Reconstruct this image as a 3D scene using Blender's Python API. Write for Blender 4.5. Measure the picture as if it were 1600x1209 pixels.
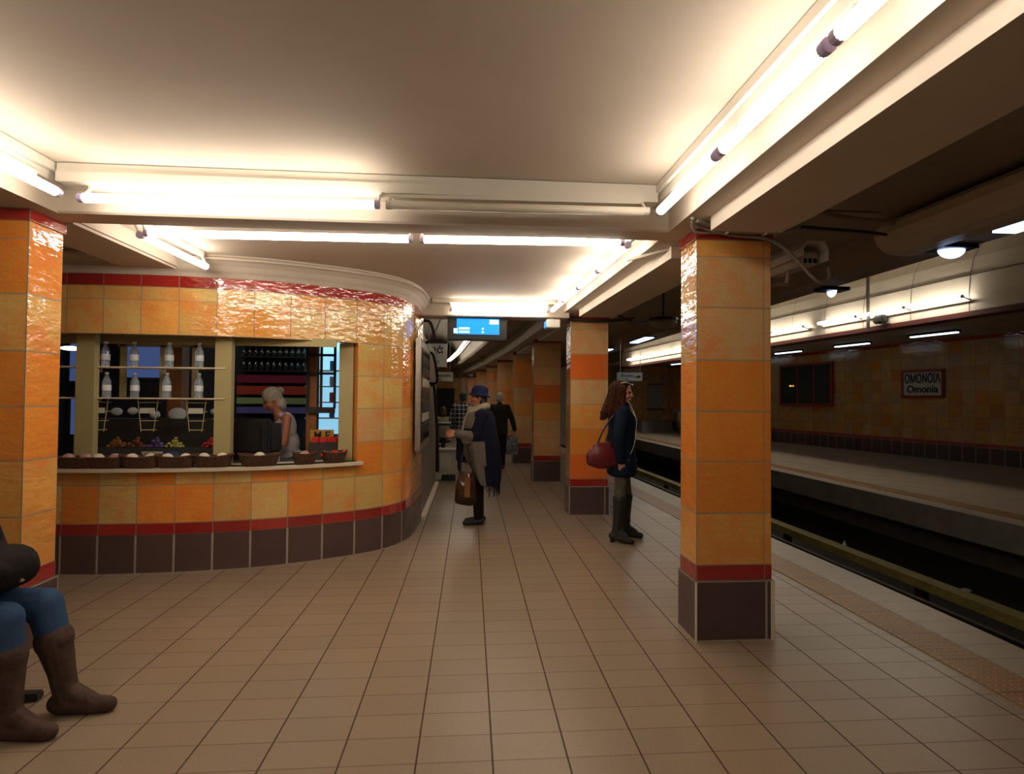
import bpy, bmesh, math, random
from mathutils import Vector, Matrix, Euler
random.seed(7)
PI = math.pi
S = bpy.context.scene
for o in list(bpy.data.objects): bpy.data.objects.remove(o)
COL = S.collection

# ------------------------------------------------------------ camera
H = 1.5736
yaw, pitch, roll = .07555, .0211, .00816
cy_, sy_, cp_, sp_, cr_, sr_ = math.cos(yaw), math.sin(yaw), math.cos(pitch), math.sin(pitch), math.cos(roll), math.sin(roll)
fw = Vector((sy_*cp_, cy_*cp_, sp_)); r_ = Vector((cy_, -sy_, 0)); u_ = r_.cross(fw)
r2 = cr_*r_ + sr_*u_; u2 = -sr_*r_ + cr_*u_
cd = bpy.data.cameras.new('camera'); cam = bpy.data.objects.new('camera', cd); COL.objects.link(cam)
cd.sensor_width = 36; cd.lens = 36*862/1600; cd.clip_start = .05; cd.clip_end = 200
m = Matrix((r2, u2, -fw)).transposed().to_4x4(); m.translation = Vector((0, 0, H)); cam.matrix_world = m
S.camera = cam
def PX(u, v, y):      # point of the photograph's pixel at depth y
    d = r2*((u-800)/862)-u2*((v-604.5)/862)+fw
    t = y/d.y; return Vector((d.x*t, y, H+d.z*t))
# ------------------------------------------------------------ world, exposure
w = bpy.data.worlds.new('world'); S.world = w; w.use_nodes = True
w.node_tree.nodes['Background'].inputs[0].default_value = (1, .85, .7, 1)
w.node_tree.nodes['Background'].inputs[1].default_value = .02
S.view_settings.view_transform = 'Standard'; S.view_settings.look = 'None'
S.view_settings.gamma = 1; S.view_settings.exposure = 0.12; S.view_settings.use_curve_mapping = False
TUBE = 17.5      # emission of the white tubes
FAR = 27.0        # emission of the lamps across the tracks
WARM = (1, .83, .62)

# ------------------------------------------------------------ materials
def mat(name, col, rough=.6, metal=0, spec=.5, emit=None, estr=0, coat=0, noise=0, nscale=8, bump=0, bscale=40, alpha=None, trans=0, ior=1.45):
    m = bpy.data.materials.new(name); m.use_nodes = True; nt = m.node_tree; b = nt.nodes['Principled BSDF']
    b.inputs['Base Color'].default_value = (*col, 1); b.inputs['Roughness'].default_value = rough
    b.inputs['Metallic'].default_value = metal; b.inputs['Specular IOR Level'].default_value = spec
    b.inputs['Coat Weight'].default_value = coat; b.inputs['Transmission Weight'].default_value = trans; b.inputs['IOR'].default_value = ior
    if emit: b.inputs['Emission Color'].default_value = (*emit, 1); b.inputs['Emission Strength'].default_value = estr
    if noise or bump:
        tc = nt.nodes.new('ShaderNodeTexCoord')
    if noise:
        n = nt.nodes.new('ShaderNodeTexNoise'); n.inputs['Scale'].default_value = nscale; n.inputs['Detail'].default_value = 5
        nt.links.new(tc.outputs['Object'], n.inputs['Vector'])
        r = nt.nodes.new('ShaderNodeValToRGB'); r.color_ramp.elements[0].position = .3; r.color_ramp.elements[1].position = .7
        r.color_ramp.elements[0].color = (*[c*(1-noise) for c in col], 1); r.color_ramp.elements[1].color = (*[min(1, c*(1+noise)) for c in col], 1)
        nt.links.new(n.outputs['Fac'], r.inputs[0]); nt.links.new(r.outputs[0], b.inputs['Base Color'])
    if bump:
        n = nt.nodes.new('ShaderNodeTexNoise'); n.inputs['Scale'].default_value = bscale; n.inputs['Detail'].default_value = 3
        nt.links.new(tc.outputs['Object'], n.inputs['Vector'])
        bp = nt.nodes.new('ShaderNodeBump'); bp.inputs['Strength'].default_value = bump; bp.inputs['Distance'].default_value = .01
        nt.links.new(n.outputs['Fac'], bp.inputs['Height']); nt.links.new(bp.outputs[0], b.inputs['Normal'])
    return m

class NT:
    def __init__(s, nt): s.nt = nt
    def n(s, t, **k):
        x = s.nt.nodes.new('ShaderNode'+t)
        for a, v in k.items(): setattr(x, a, v)
        return x
    def l(s, a, b): s.nt.links.new(a, b)
    def math(s, op, a, b=None, c=None):
        x = s.n('Math', operation=op)
        for i, v in enumerate((a, b, c)):
            if v is None: continue
            if isinstance(v, (int, float)): x.inputs[i].default_value = v
            else: s.l(v, x.inputs[i])
        return x.outputs[0]
    def mix(s, f, a, b):
        x = s.n('Mix', data_type='RGBA')
        if isinstance(f, (int, float)): x.inputs[0].default_value = f
        else: s.l(f, x.inputs[0])
        for i, v in ((6, a), (7, b)):
            if isinstance(v, tuple): x.inputs[i].default_value = (*v, 1)
            else: s.l(v, x.inputs[i])
        return x.outputs[2]

def tile_mat(name, grout, gu, gv, rough=.12, wav=.2, mott=.45, warm=(.85, .19, .03), coat=1):
    m = bpy.data.materials.new(name); m.use_nodes = True; N = NT(m.node_tree); b = m.node_tree.nodes['Principled BSDF']
    at = N.n('Attribute', attribute_name='tcol'); uv = N.n('UVMap'); sp = N.n('SeparateXYZ'); N.l(uv.outputs[0], sp.inputs[0])
    tc = N.n('TexCoord')
    n1 = N.n('TexNoise'); n1.inputs['Scale'].default_value = 4.5; n1.inputs['Detail'].default_value = 6; n1.inputs['Roughness'].default_value = .65
    N.l(tc.outputs['Object'], n1.inputs['Vector'])
    f = N.math('MULTIPLY', N.math('SMOOTH_MAX', N.math('SUBTRACT', n1.outputs['Fac'], .44), 0, .05), 5*mott)
    c = N.mix(N.math('MINIMUM', f, .8), at.outputs['Color'], warm)
    n2 = N.n('TexNoise'); n2.inputs['Scale'].default_value = 60; n2.inputs['Detail'].default_value = 3; N.l(tc.outputs['Object'], n2.inputs['Vector'])
    hs = N.n('HueSaturation'); N.l(c, hs.inputs['Color']); N.l(N.math('ADD', N.math('MULTIPLY', n2.outputs['Fac'], .3), .85), hs.inputs['Value'])
    pu = N.math('PINGPONG', sp.outputs[0], .5); pv = N.math('PINGPONG', sp.outputs[1], .5)
    g = N.math('MAXIMUM', N.math('LESS_THAN', pu, gu), N.math('LESS_THAN', pv, gv))
    N.l(N.mix(g, hs.outputs[0], grout), b.inputs['Base Color'])
    N.l(N.math('ADD', N.math('MULTIPLY', g, .6), rough), b.inputs['Roughness'])
    b.inputs['Coat Weight'].default_value = coat; b.inputs['Coat Roughness'].default_value = .05; b.inputs['Coat IOR'].default_value = 1.6
    n3 = N.n('TexNoise'); n3.inputs['Scale'].default_value = 9; n3.inputs['Detail'].default_value = 2
    mp = N.n('Mapping'); mp.inputs['Scale'].default_value = (1, 1, 2.2); N.l(tc.outputs['Object'], mp.inputs[0]); N.l(mp.outputs[0], n3.inputs['Vector'])
    h = N.math('SUBTRACT', n3.outputs['Fac'], N.math('MULTIPLY', g, .5))
    bp = N.n('Bump'); bp.inputs['Strength'].default_value = wav; bp.inputs['Distance'].default_value = .035
    N.l(h, bp.inputs['Height']); N.l(bp.outputs[0], b.inputs['Normal']); N.l(bp.outputs[0], b.inputs['Coat Normal'])
    return m

GR = (.22, .17, .11)
M = {}
M['tile'] = tile_mat('glazed_tile', (.34, .26, .15), .015, .015)
M['band'] = tile_mat('red_band_tile', (.30, .16, .10), .012, .03, mott=.1, warm=(.25, .01, .01))
M['plinth'] = tile_mat('plinth_tile', (.38, .32, .27), .028, .02, rough=.35, wav=.1, mott=.15, warm=(.12, .06, .05), coat=.1)
M['walltile'] = tile_mat('station_wall_tile', (.2, .14, .08), .015, .015, rough=.25, wav=.12, mott=.3, warm=(.5, .12, .02), coat=.4)

def floor_mat():
    m = bpy.data.materials.new('floor_tile'); m.use_nodes = True; N = NT(m.node_tree); b = m.node_tree.nodes['Principled BSDF']
    tc = N.n('TexCoord'); sp = N.n('SeparateXYZ'); N.l(tc.outputs['Object'], sp.inputs[0])
    u = N.math('DIVIDE', N.math('SUBTRACT', sp.outputs[0], .1124), .33); v = N.math('DIVIDE', N.math('SUBTRACT', sp.outputs[1], 2.4304), .18856)
    gu = N.math('LESS_THAN', N.math('PINGPONG', u, .5), .013); gv = N.math('LESS_THAN', N.math('PINGPONG', v, .5), .012)
    cb = N.n('CombineXYZ'); N.l(N.math('FLOOR', u), cb.inputs[0]); N.l(N.math('FLOOR', v), cb.inputs[1])
    wn = N.n('TexWhiteNoise'); N.l(cb.outputs[0], wn.inputs['Vector'])
    n1 = N.n('TexNoise'); n1.inputs['Scale'].default_value = 1.1; n1.inputs['Detail'].default_value = 4; N.l(tc.outputs['Object'], n1.inputs['Vector'])
    n2 = N.n('TexNoise'); n2.inputs['Scale'].default_value = 90; n2.inputs['Detail'].default_value = 3; N.l(tc.outputs['Object'], n2.inputs['Vector'])
    base = N.mix(wn.outputs['Value'], (.25, .195, .137), (.29, .226, .16))
    base = N.mix(N.math('MULTIPLY', n1.outputs['Fac'], .5), base, (.285, .19, .115))
    hs = N.n('HueSaturation'); N.l(base, hs.inputs['Color']); N.l(N.math('ADD', N.math('MULTIPLY', n2.outputs['Fac'], .36), .82), hs.inputs['Value'])
    c = N.mix(N.math('MULTIPLY', gv, .75), hs.outputs[0], (.10, .055, .035)); c = N.mix(gu, c, (.07, .035, .022))
    N.l(c, b.inputs['Base Color'])
    g = N.math('MAXIMUM', gu, gv)
    N.l(N.math('ADD', N.math('MULTIPLY', g, .5), N.math('ADD', .29, N.math('MULTIPLY', n1.outputs['Fac'], .08))), b.inputs['Roughness'])
    bp = N.n('Bump'); bp.inputs['Strength'].default_value = .25; bp.inputs['Distance'].default_value = .004
    N.l(N.math('SUBTRACT', 1, g), bp.inputs['Height']); N.l(bp.outputs[0], b.inputs['Normal'])
    b.inputs['Specular IOR Level'].default_value = .5
    return m
M['floor'] = floor_mat()
def strip_mat(name, cola, colb, dots):
    m = bpy.data.materials.new(name); m.use_nodes = True; N = NT(m.node_tree); b = m.node_tree.nodes['Principled BSDF']
    tc = N.n('TexCoord'); sp = N.n('SeparateXYZ'); N.l(tc.outputs['Object'], sp.inputs[0])
    v = N.math('DIVIDE', N.math('SUBTRACT', sp.outputs[1], 2.4304), .18856 if not dots else .37712)
    gv = N.math('LESS_THAN', N.math('PINGPONG', v, .5), .014)
    n2 = N.n('TexNoise'); n2.inputs['Scale'].default_value = 6; n2.inputs['Detail'].default_value = 6; N.l(tc.outputs['Object'], n2.inputs['Vector'])
    c = N.mix(n2.outputs['Fac'], cola, colb)
    if dots:
        du = N.math('PINGPONG', N.math('DIVIDE', sp.outputs[0], .045), .5); dv = N.math('PINGPONG', N.math('DIVIDE', sp.outputs[1], .045), .5)
        d = N.math('SQRT', N.math('ADD', N.math('MULTIPLY', du, du), N.math('MULTIPLY', dv, dv)))
        hgt = N.math('SUBTRACT', .26, N.math('MINIMUM', d, .26)); dome_glint = N.math('LESS_THAN', d, .17)
        c = N.mix(N.math('MULTIPLY', dome_glint, .7), c, (.62, .50, .30))  # pale dome tops: light caught by the studs, painted into the colour
        bp = N.n('Bump'); bp.inputs['Strength'].default_value = 1; bp.inputs['Distance'].default_value = .02
        N.l(hgt, bp.inputs['Height']); N.l(bp.outputs[0], b.inputs['Normal'])
    N.l(N.mix(N.math('MULTIPLY', gv, .8), c, (.06, .04, .025)), b.inputs['Base Color']); b.inputs['Roughness'].default_value = .4
    return m
M['tactile'] = strip_mat('tactile_paving', (.24, .125, .035), (.32, .16, .045), True)
M['edge_tile'] = strip_mat('platform_edge_tile', (.34, .29, .21), (.40, .34, .25), False)
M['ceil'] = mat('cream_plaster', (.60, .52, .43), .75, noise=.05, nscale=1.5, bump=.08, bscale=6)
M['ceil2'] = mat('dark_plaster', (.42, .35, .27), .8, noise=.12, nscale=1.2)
M['panel'] = mat('vault_panel', (.55, .50, .42), .45, noise=.05, nscale=2)
M['seam'] = mat('seam_black', (.03, .025, .02), .6)
M['white_metal'] = mat('white_enamel', (.70, .66, .58), .4)
M['tube'] = mat('lit_tube', (1, 1, 1), .5, emit=(1, .875, .73), estr=TUBE)
M['tube_far'] = mat('lit_far_tube', (1, 1, 1), .5, emit=(1, .88, .72), estr=FAR)
M['tube_fill'] = mat('kiosk_fill_tube', (1, 1, 1), .5, emit=(1, .93, .85), estr=5)
M['tube_hall'] = mat('lit_hall_tube', (1, 1, 1), .5, emit=(1, .88, .72), estr=9)
M['tube_off'] = mat('unlit_tube', (.66, .60, .50), .3)
M['lilac'] = mat('lilac_cap', (.55, .47, .72), .4)
M['blue_lamp'] = mat('blue_white_diffuser', (.8, .85, 1), .5, emit=(.45, .62, 1), estr=2.6)
M['cool_lamp'] = mat('cool_diffuser', (.8, .85, .9), .5, emit=(.75, .92, 1), estr=2.5)
M['black'] = mat('black_plastic', (.012, .012, .014), .45)
M['darkmetal'] = mat('dark_metal', (.05, .045, .04), .4, metal=.8)
M['steel'] = mat('brushed_steel', (.42, .37, .31), .38, metal=.85, noise=.1, nscale=20)
M['conduit'] = mat('grey_conduit', (.36, .31, .25), .5)
M['cream_paint'] = mat('olive_cream_paint', (.42, .36, .17), .5)
M['white_board'] = mat('white_shelf', (.72, .63, .50), .45)
M['wicker'] = mat('wicker', (.11, .05, .03), .8, bump=1, bscale=120, noise=.5, nscale=60)
M['brown_wood'] = mat('brown_wood', (.30, .12, .04), .45, noise=.25, nscale=5)
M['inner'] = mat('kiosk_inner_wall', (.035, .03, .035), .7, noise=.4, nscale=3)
M['glass'] = mat('bottle_glass', (.75, .85, .95), .05, trans=.75, ior=1.33)
M['darkglass'] = mat('dark_bottle_glass', (.02, .025, .02), .08, spec=.8)
M['capw'] = mat('white_cap', (.7, .75, .8), .4)
M['pit'] = mat('ballast', (.020, .015, .012), .95, noise=.6, nscale=25, bump=1, bscale=30)
M['conc'] = mat('platform_concrete', (.16, .145, .12), .8, noise=.15, nscale=3)
M['oppfloor'] = mat('opposite_paving', (.34, .28, .21), .5, noise=.12, nscale=2)
M['yellow_rail'] = mat('yellow_cover', (.19, .155, .035), .6, noise=.2, nscale=4)
M['rail'] = mat('rail_steel', (.07, .05, .04), .45, metal=.8)
M['wallpanel'] = mat('side_wall_steel', (.22, .18, .14), .4, metal=.3, noise=.15, nscale=3)
M['whitewall'] = mat('white_panel_wall', (.48, .44, .37), .6)
M['red_paint'] = mat('red_paint', (.30, .03, .02), .5)
M['signw'] = mat('sign_white', (.55, .54, .47), .3)
M['signtxt'] = mat('sign_black', (.02, .02, .025), .5)
M['screen'] = mat('screen_blue', (.0, .05, .2), .3, emit=(.0, .36, .98), estr=1.0)
M['screenw'] = mat('screen_white', (.4, .6, .7), .3, emit=(.35, .8, 1), estr=.9)
M['camcase'] = mat('camera_housing', (.50, .43, .34), .5)
M['soil'] = mat('grimy_dark', (.05, .045, .04), .8)

# ------------------------------------------------------------ object helpers
def link(o, parent=None):
    COL.objects.link(o)
    if parent is not None: o.parent = parent
    return o
def tag(o, label=None, cat=None, group=None, kind=None):
    if label: o['label'] = label
    if cat: o['category'] = cat
    if group: o['group'] = group
    if kind: o['kind'] = kind
    return o
def thing(name, label, cat, loc=(0, 0, 0), rz=0, group=None):
    o = bpy.data.objects.new(name, None); o.empty_display_size = .1; link(o)
    o.location = loc; o.rotation_euler = (0, 0, rz)
    return tag(o, label, cat, group)
def obj(name, bm, ms, parent=None, smooth=False):
    me = bpy.data.meshes.new(name); bm.normal_update()
    bm.to_mesh(me); bm.free()
    for x in (ms if isinstance(ms, (list, tuple)) else [ms]): me.materials.append(M[x] if isinstance(x, str) else x)
    if smooth:
        for p in me.polygons: p.use_smooth = True
    return link(bpy.data.objects.new(name, me), parent)
def struct(name, bm, ms, parent=None, smooth=False):
    o = obj(name, bm, ms, parent, smooth); o['kind'] = 'structure'; return o
def copy_tree(root):
    r = root.copy(); COL.objects.link(r)
    for ch in root.children:
        c = ch.copy(); COL.objects.link(c); c.parent = r
        for g in ch.children:
            d = g.copy(); COL.objects.link(d); d.parent = c
    return r
def B(): return bmesh.new()
def box(bm, x0, x1, y0, y1, z0, z1, rz=0, c=None, mi=0):
    vs = [bm.verts.new((x, y, z)) for z in (z0, z1) for y in (y0, y1) for x in (x0, x1)]
    if rz:
        c = c or ((x0+x1)/2, (y0+y1)/2)
        for v in vs:
            dx, dy = v.co.x-c[0], v.co.y-c[1]
            v.co.x = c[0]+dx*math.cos(rz)-dy*math.sin(rz); v.co.y = c[1]+dx*math.sin(rz)+dy*math.cos(rz)
    for f in ((0, 2, 3, 1), (4, 5, 7, 6), (0, 1, 5, 4), (2, 6, 7, 3), (0, 4, 6, 2), (1, 3, 7, 5)):
        bm.faces.new([vs[i] for i in f]).material_index = mi
    return bm
def bevel(bm, w, seg=2):
    bmesh.ops.bevel(bm, geom=list(bm.edges), offset=w, segments=seg, affect='EDGES', clamp_overlap=True); return bm
def frame_of(d):
    d = d.normalized(); a = Vector((0, 0, 1)) if abs(d.z) < .9 else Vector((1, 0, 0))
    x = d.cross(a).normalized(); return x, d.cross(x).normalized()
def tube(bm, pts, r, seg=8, caps=True, closed=False):
    pts = [Vector(p) for p in pts]; n = len(pts); rr = r if isinstance(r, (list, tuple)) else [r]*n
    rings = []; px = None
    for i, p in enumerate(pts):
        d = (pts[min(i+1, n-1)]-pts[max(i-1, 0)]).normalized()
        if px is None: x, y = frame_of(d)
        else:
            x = (px-d*px.dot(d)).normalized(); y = d.cross(x)
        px = x
        rings.append([bm.verts.new(p+(x*math.cos(2*PI*k/seg)+y*math.sin(2*PI*k/seg))*rr[i]) for k in range(seg)])
    for a, b in zip(rings, rings[1:]):
        for k in range(seg): bm.faces.new((a[k], a[(k+1) % seg], b[(k+1) % seg], b[k]))
    if caps:
        bm.faces.new(rings[0][::-1]); bm.faces.new(rings[-1])
    return bm
def lathe(bm, prof, c=(0, 0, 0), seg=16, sx=1, sy=1):
    rings = []
    for r, z in prof: rings.append([bm.verts.new((c[0]+r*sx*math.cos(2*PI*k/seg), c[1]+r*sy*math.sin(2*PI*k/seg), c[2]+z)) for k in range(seg)])
    for a, b in zip(rings, rings[1:]):
        for k in range(seg): bm.faces.new((a[k], a[(k+1) % seg], b[(k+1) % seg], b[k]))
    bm.faces.new(rings[0][::-1]); bm.faces.new(rings[-1]); return bm
def cap(bm, p0, r0, p1=None, r1=None, seg=12):
    p0 = Vector(p0)
    if p1 is None: p1 = p0+Vector((0, 0, 1e-3)); r1 = r0
    p1 = Vector(p1); r1 = r0 if r1 is None else r1
    d = (p1-p0); d = d.normalized() if d.length > 1e-9 else Vector((0, 0, 1))
    P, R = [], []
    for k in range(4):
        a = PI/2*(1-k/4); P.append(p0-d*r0*math.sin(a)*.999); R.append(max(r0*math.cos(a), 1e-4))
    P.append(p0); R.append(r0); P.append(p1); R.append(r1)
    for k in range(1, 5):
        a = PI/2*k/4; P.append(p1+d*r1*math.sin(a)*.999); R.append(max(r1*math.cos(a), 1e-4))
    x, y = frame_of(d); rings = [[bm.verts.new(p+(x*math.cos(2*PI*k/seg)+y*math.sin(2*PI*k/seg))*r) for k in range(seg)] for p, r in zip(P, R)]
    for a, b in zip(rings, rings[1:]):
        for k in range(seg): bm.faces.new((a[k], a[(k+1) % seg], b[(k+1) % seg], b[k]))
    bm.faces.new(rings[0][::-1]); bm.faces.new(rings[-1]); return bm
def ell(bm, c, r, rot=(0, 0, 0), seg=16):
    mt = Matrix.Translation(Vector(c)) @ Euler(rot).to_matrix().to_4x4() @ Matrix.Diagonal((*r, 1))
    bmesh.ops.create_uvsphere(bm, u_segments=seg, v_segments=10, radius=1, matrix=mt); return bm
def blob(name, bm, m_, parent, vox=.008, sm=3):
    o = obj(name, bm, m_, parent, True)
    r = o.modifiers.new('remesh', 'REMESH'); r.mode = 'VOXEL'; r.voxel_size = vox; r.use_smooth_shade = True
    s = o.modifiers.new('smooth', 'SMOOTH'); s.iterations = sm; s.factor = .5
    return o
def sweep(bm, prof, ys, fx=lambda y: 0, closed=True, mi=0):
    rings = [[bm.verts.new((x+fx(y), y, z)) for x, z in prof] for y in ys]; n = len(prof)
    for a, b in zip(rings, rings[1:]):
        for k in range(n if closed else n-1): bm.faces.new((a[k], a[(k+1) % n], b[(k+1) % n], b[k])).material_index = mi
    if closed: bm.faces.new(rings[0][::-1]).material_index = mi; bm.faces.new(rings[-1]).material_index = mi
    return bm
def text(name, s, size, loc, rot, m_, parent, align='CENTER', ext=.001, sx=1):
    cu = bpy.data.curves.new(name, 'FONT'); cu.body = s; cu.size = size; cu.align_x = align; cu.align_y = 'CENTER'; cu.extrude = ext; cu.offset = size*.022
    t = bpy.data.objects.new(name, cu); COL.objects.link(t); bpy.context.view_layer.update()
    me = bpy.data.meshes.new_from_object(t.evaluated_get(bpy.context.evaluated_depsgraph_get()))
    bpy.data.objects.remove(t); me.materials.clear(); me.materials.append(M[m_])
    o = bpy.data.objects.new(name, me); link(o, parent); o.location = loc; o.rotation_euler = rot; o.scale = (sx, 1, 1); return o
SXT = [(-9, .0), (4, 0), (7.43, -.12), (10.48, -.28), (13.38, -.42), (16.28, -.67), (19.18, -.91), (22.08, -1.23), (25, -1.57), (31, -2.3)]
def sx(y):
    for (a, va), (b, vb) in zip(SXT, SXT[1:]):
        if y <= b: return va+(vb-va)*(y-a)/(b-a)
    return SXT[-1][1]
def sxe(y): return 0 if y < 4.4 else -.037*(y-4.4)
def opx(y): return -.03*(y-8)
def lin(a, b, n): return [a+(b-a)*i/n for i in range(n+1)]

def catmull3(P, n=8):
    out = []
    for i in range(len(P)-1):
        p0, p1, p2, p3 = [Vector(P[max(0, min(len(P)-1, k))]) for k in (i-1, i, i+1, i+2)]
        for j in range(n):
            t = j/n; out.append(.5*((2*p1)+(-p0+p2)*t+(2*p0-5*p1+4*p2-p3)*t*t+(-p0+3*p1-3*p2+p3)*t**3))
    out.append(Vector(P[-1])); return out
# per-face coloured tile quads
TC = dict(tan=(.68, .43, .19), amber=(.76, .38, .09), orange=(.80, .29, .045), deep=(.78, .17, .03), yellow=(.72, .50, .17), gold=(.75, .44, .13),
          red=(.36, .022, .018), plum=(.085, .052, .050), plum2=(.10, .06, .055))
def jit(c, a=.12): k = 1+random.uniform(-a, a); return tuple(x*k for x in c)
class Tiles:
    def __init__(s): s.bm = bmesh.new(); s.uv = s.bm.loops.layers.uv.new('UVMap'); s.cl = s.bm.loops.layers.float_color.new('tcol')
    def quad(s, ps, uvs, col, mi=0):
        f = s.bm.faces.new([s.bm.verts.new(p) for p in ps]); f.material_index = mi
        for l, t in zip(f.loops, uvs): l[s.uv].uv = t; l[s.cl] = (*col, 1)
        return f
    def wall(s, p0, p1, z0, z1, u0, u1, v0, v1, col, mi=0):
        s.quad([(p0[0], p0[1], z0), (p1[0], p1[1], z0), (p1[0], p1[1], z1), (p0[0], p0[1], z1)], [(u0, v0), (u1, v0), (u1, v1), (u0, v1)], col, mi)
    def done(s, name, ms, parent=None, smooth=False):
        bmesh.ops.remove_doubles(s.bm, verts=s.bm.verts, dist=1e-5); return obj(name, s.bm, ms, parent, smooth)

# ------------------------------------------------------------ structure: floor, platform, pit
EX = 3.515
ys = lin(-5, 4, 6)+lin(4.6, 32, 30)
bm = B()
ring = [bm.verts.new((EX+sxe(y)-.001, y, 0)) for y in ys]; left = [bm.verts.new((-9, y, 0)) for y in ys]
for i in range(len(ys)-1): bm.faces.new((left[i], ring[i], ring[i+1], left[i+1]))
struct('floor', bm, 'floor')
tac = sweep(B(), [(2.86, .001), (3.165, .001), (3.165, .006), (2.86, .006)], ys, sxe)
tag(obj('tactile_paving', tac, 'tactile'), 'ochre studded tactile strip running along the near platform edge', 'tactile strip')
ed = sweep(B(), [(3.17, .0), (3.53, .0), (3.53, .004), (3.17, .004)], ys, sxe)
struct('trim_1', ed, 'edge_tile')
bm = sweep(B(), [(3.25, -.2), (EX-.005, -.2), (EX-.005, -.002), (3.25, -.002)], ys, sxe); sweep(bm, [(3.0, -1.25), (3.25, -1.25), (3.25, -.2), (3.0, -.2)], ys, sxe)
struct('wall_platform_edge', bm, 'conc')
bm = sweep(B(), [(3.0, -1.25), (9, -1.25), (9, -1.1), (3.0, -1.1)], lin(-5, 32, 12), sxe)
struct('floor_track_pit', bm, 'pit')
OX = 6.98
bm = sweep(B(), [(OX, -.37), (16, -.37), (16, -.001), (OX, -.001)], lin(-5, 32, 12), opx); sweep(bm, [(8.4, -1.25), (8.8, -1.25), (8.8, -.37), (8.4, -.37)], lin(-5, 32, 12), opx)
struct('floor_opposite_platform', bm, 'conc')
bm = sweep(B(), [(OX+.01, 0), (16, 0), (16, .004), (OX+.01, .004)], lin(-5, 32, 12), opx); struct('floor_opposite_paving', bm, 'oppfloor')
bm = sweep(B(), [(OX+.35, .0045), (OX+.7, .0045), (OX+.7, .009), (OX+.35, .009)], lin(-5, 32, 12), opx)
tag(obj('tactile_paving', bm, 'tactile'), 'faded ochre warning strip along the opposite platform', 'tactile strip')
# rails
for x, lab in ((4.45, 'running rail nearest the near platform, dark in the pit'), (5.72, 'dark running rail beside the yellow rail cover')):
    bm = sweep(B(), [(x-.07, -1.1), (x+.07, -1.1), (x+.07, -1.08), (x+.012, -1.06), (x+.012, -.98), (x+.035, -.97), (x+.035, -.94), (x-.035, -.94), (x-.035, -.97), (x-.012, -.98), (x-.012, -1.06), (x-.07, -1.08)], lin(-5, 32, 12), opx)
    tag(obj('rail', bm, 'rail'), lab, 'rail')
rt = thing('power_rail', 'dull yellow cover board over the power rail in the track pit', 'rail', (0, 0, 0))
bm = sweep(B(), [(5.98, -.92), (6.2, -.92), (6.2, -.80), (5.98, -.80)], lin(-5, 32, 12), opx); obj('cover_board', bm, 'yellow_rail', rt)
for i in range(9):
    y = -2+i*3; bm = box(B(), 6.02+opx(y), 6.12+opx(y), y, y+.12, -1.1, -.92); obj('bracket', bm, 'rail', rt)
for p, l in (((6.9, 7.3, -1.09), 'pale scrap of litter lying in the dark track bed'), ((6.6, 9.3, -1.09), 'small white bottle standing in the dark track bed')):
    bm = lathe(B(), [(.03, 0), (.035, .03), (.033, .15), (.012, .19), (.012, .21)], seg=10) if 'bottle' in l else bevel(box(B(), -.16, .16, -.05, .05, 0, .03, .3), .012)
    o = obj('litter', bm, 'capw'); o.location = p; tag(o, l, 'litter')

# ------------------------------------------------------------ ceilings
CZ = 2.97; BZ = 2.71
XR = 1.33; XL = -2.58
# near bay ceiling + bay 2 ceiling, one slab
bm = B(); box(bm, -9, 1.34, -5, 3.8, CZ, CZ+.1); struct('ceiling', bm, 'ceil')
bm = B(); box(bm, -9, 1.34, 3.8, 7.45, 2.85, CZ+.1); struct('ceiling_second_bay', bm, 'ceil')
# right longitudinal edge beam (small step + deep haunch near)
bm = sweep(B(), [(XR, BZ), (2.1, BZ), (2.1, 3.75), (XR, 3.75)], lin(-5, 4, 4)+lin(4.5, 32, 20), sx)
# break the far part: raise after 7.9 handled by hall coving
struct('ceiling_edge_beam', bm, 'ceil')
for y0, y1 in ((-5, 3.28), (3.95, 6.9), (7.95, 9.9), (10.9, 12.9)):
    bm = sweep(B(), [(1.47, 2.62), (1.92, 2.62), (1.92, BZ+.01), (1.47, BZ+.01)], lin(y0, y1, 4), sx)
    struct('ceiling_haunch', bm, 'ceil')
# transverse beams
def tbeam(y0, y1, x0, x1, z0=BZ, nm='ceiling_cross_beam', m_='ceil'):
    bm = box(B(), x0, x1, y0, y1, z0, CZ+.02); bevel(bm, .012, 1); return struct(nm, bm, m_)
tbeam(3.62, 3.84, -9, 1.34); tbeam(7.16, 7.5, -3, 1.3, 2.64)
tbeam(-3.2, -2.8, -9, 1.34)
# left longitudinal beam, near bay and bay 2
bm = sweep(B(), [(-3.1, BZ), (XL, BZ), (XL, CZ+.02), (-3.1, CZ+.02)], [-5, 3.63]); struct('ceiling_beam_left', bm, 'ceil')
bm = B()
box(bm, -3.1, -2.62, 3.83, 5.6, BZ, CZ+.02); bevel(bm, .02, 2); struct('ceiling_beam_left', bm, 'ceil')
# track ceiling (dark), central beam, duct
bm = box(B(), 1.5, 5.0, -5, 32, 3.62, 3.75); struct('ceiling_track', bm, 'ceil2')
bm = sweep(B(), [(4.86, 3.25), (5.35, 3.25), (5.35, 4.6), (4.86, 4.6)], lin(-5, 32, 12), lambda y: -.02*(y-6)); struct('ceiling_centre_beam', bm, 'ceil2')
for x in (2.95,):
    bm = box(B(), x-.006, x+.006, -5, 30, 3.612, 3.622); struct('trim_2', bm, 'seam')
for y in (3.2, 5.6):
    bm = box(B(), 1.9, 4.4, y-.006, y+.006, 3.612, 3.621); struct('trim_2', bm, 'seam')
bm = box(B(), 5.3, 16, -5, 32, 4.45, 4.6); struct('ceiling_vault', bm, 'panel')

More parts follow.
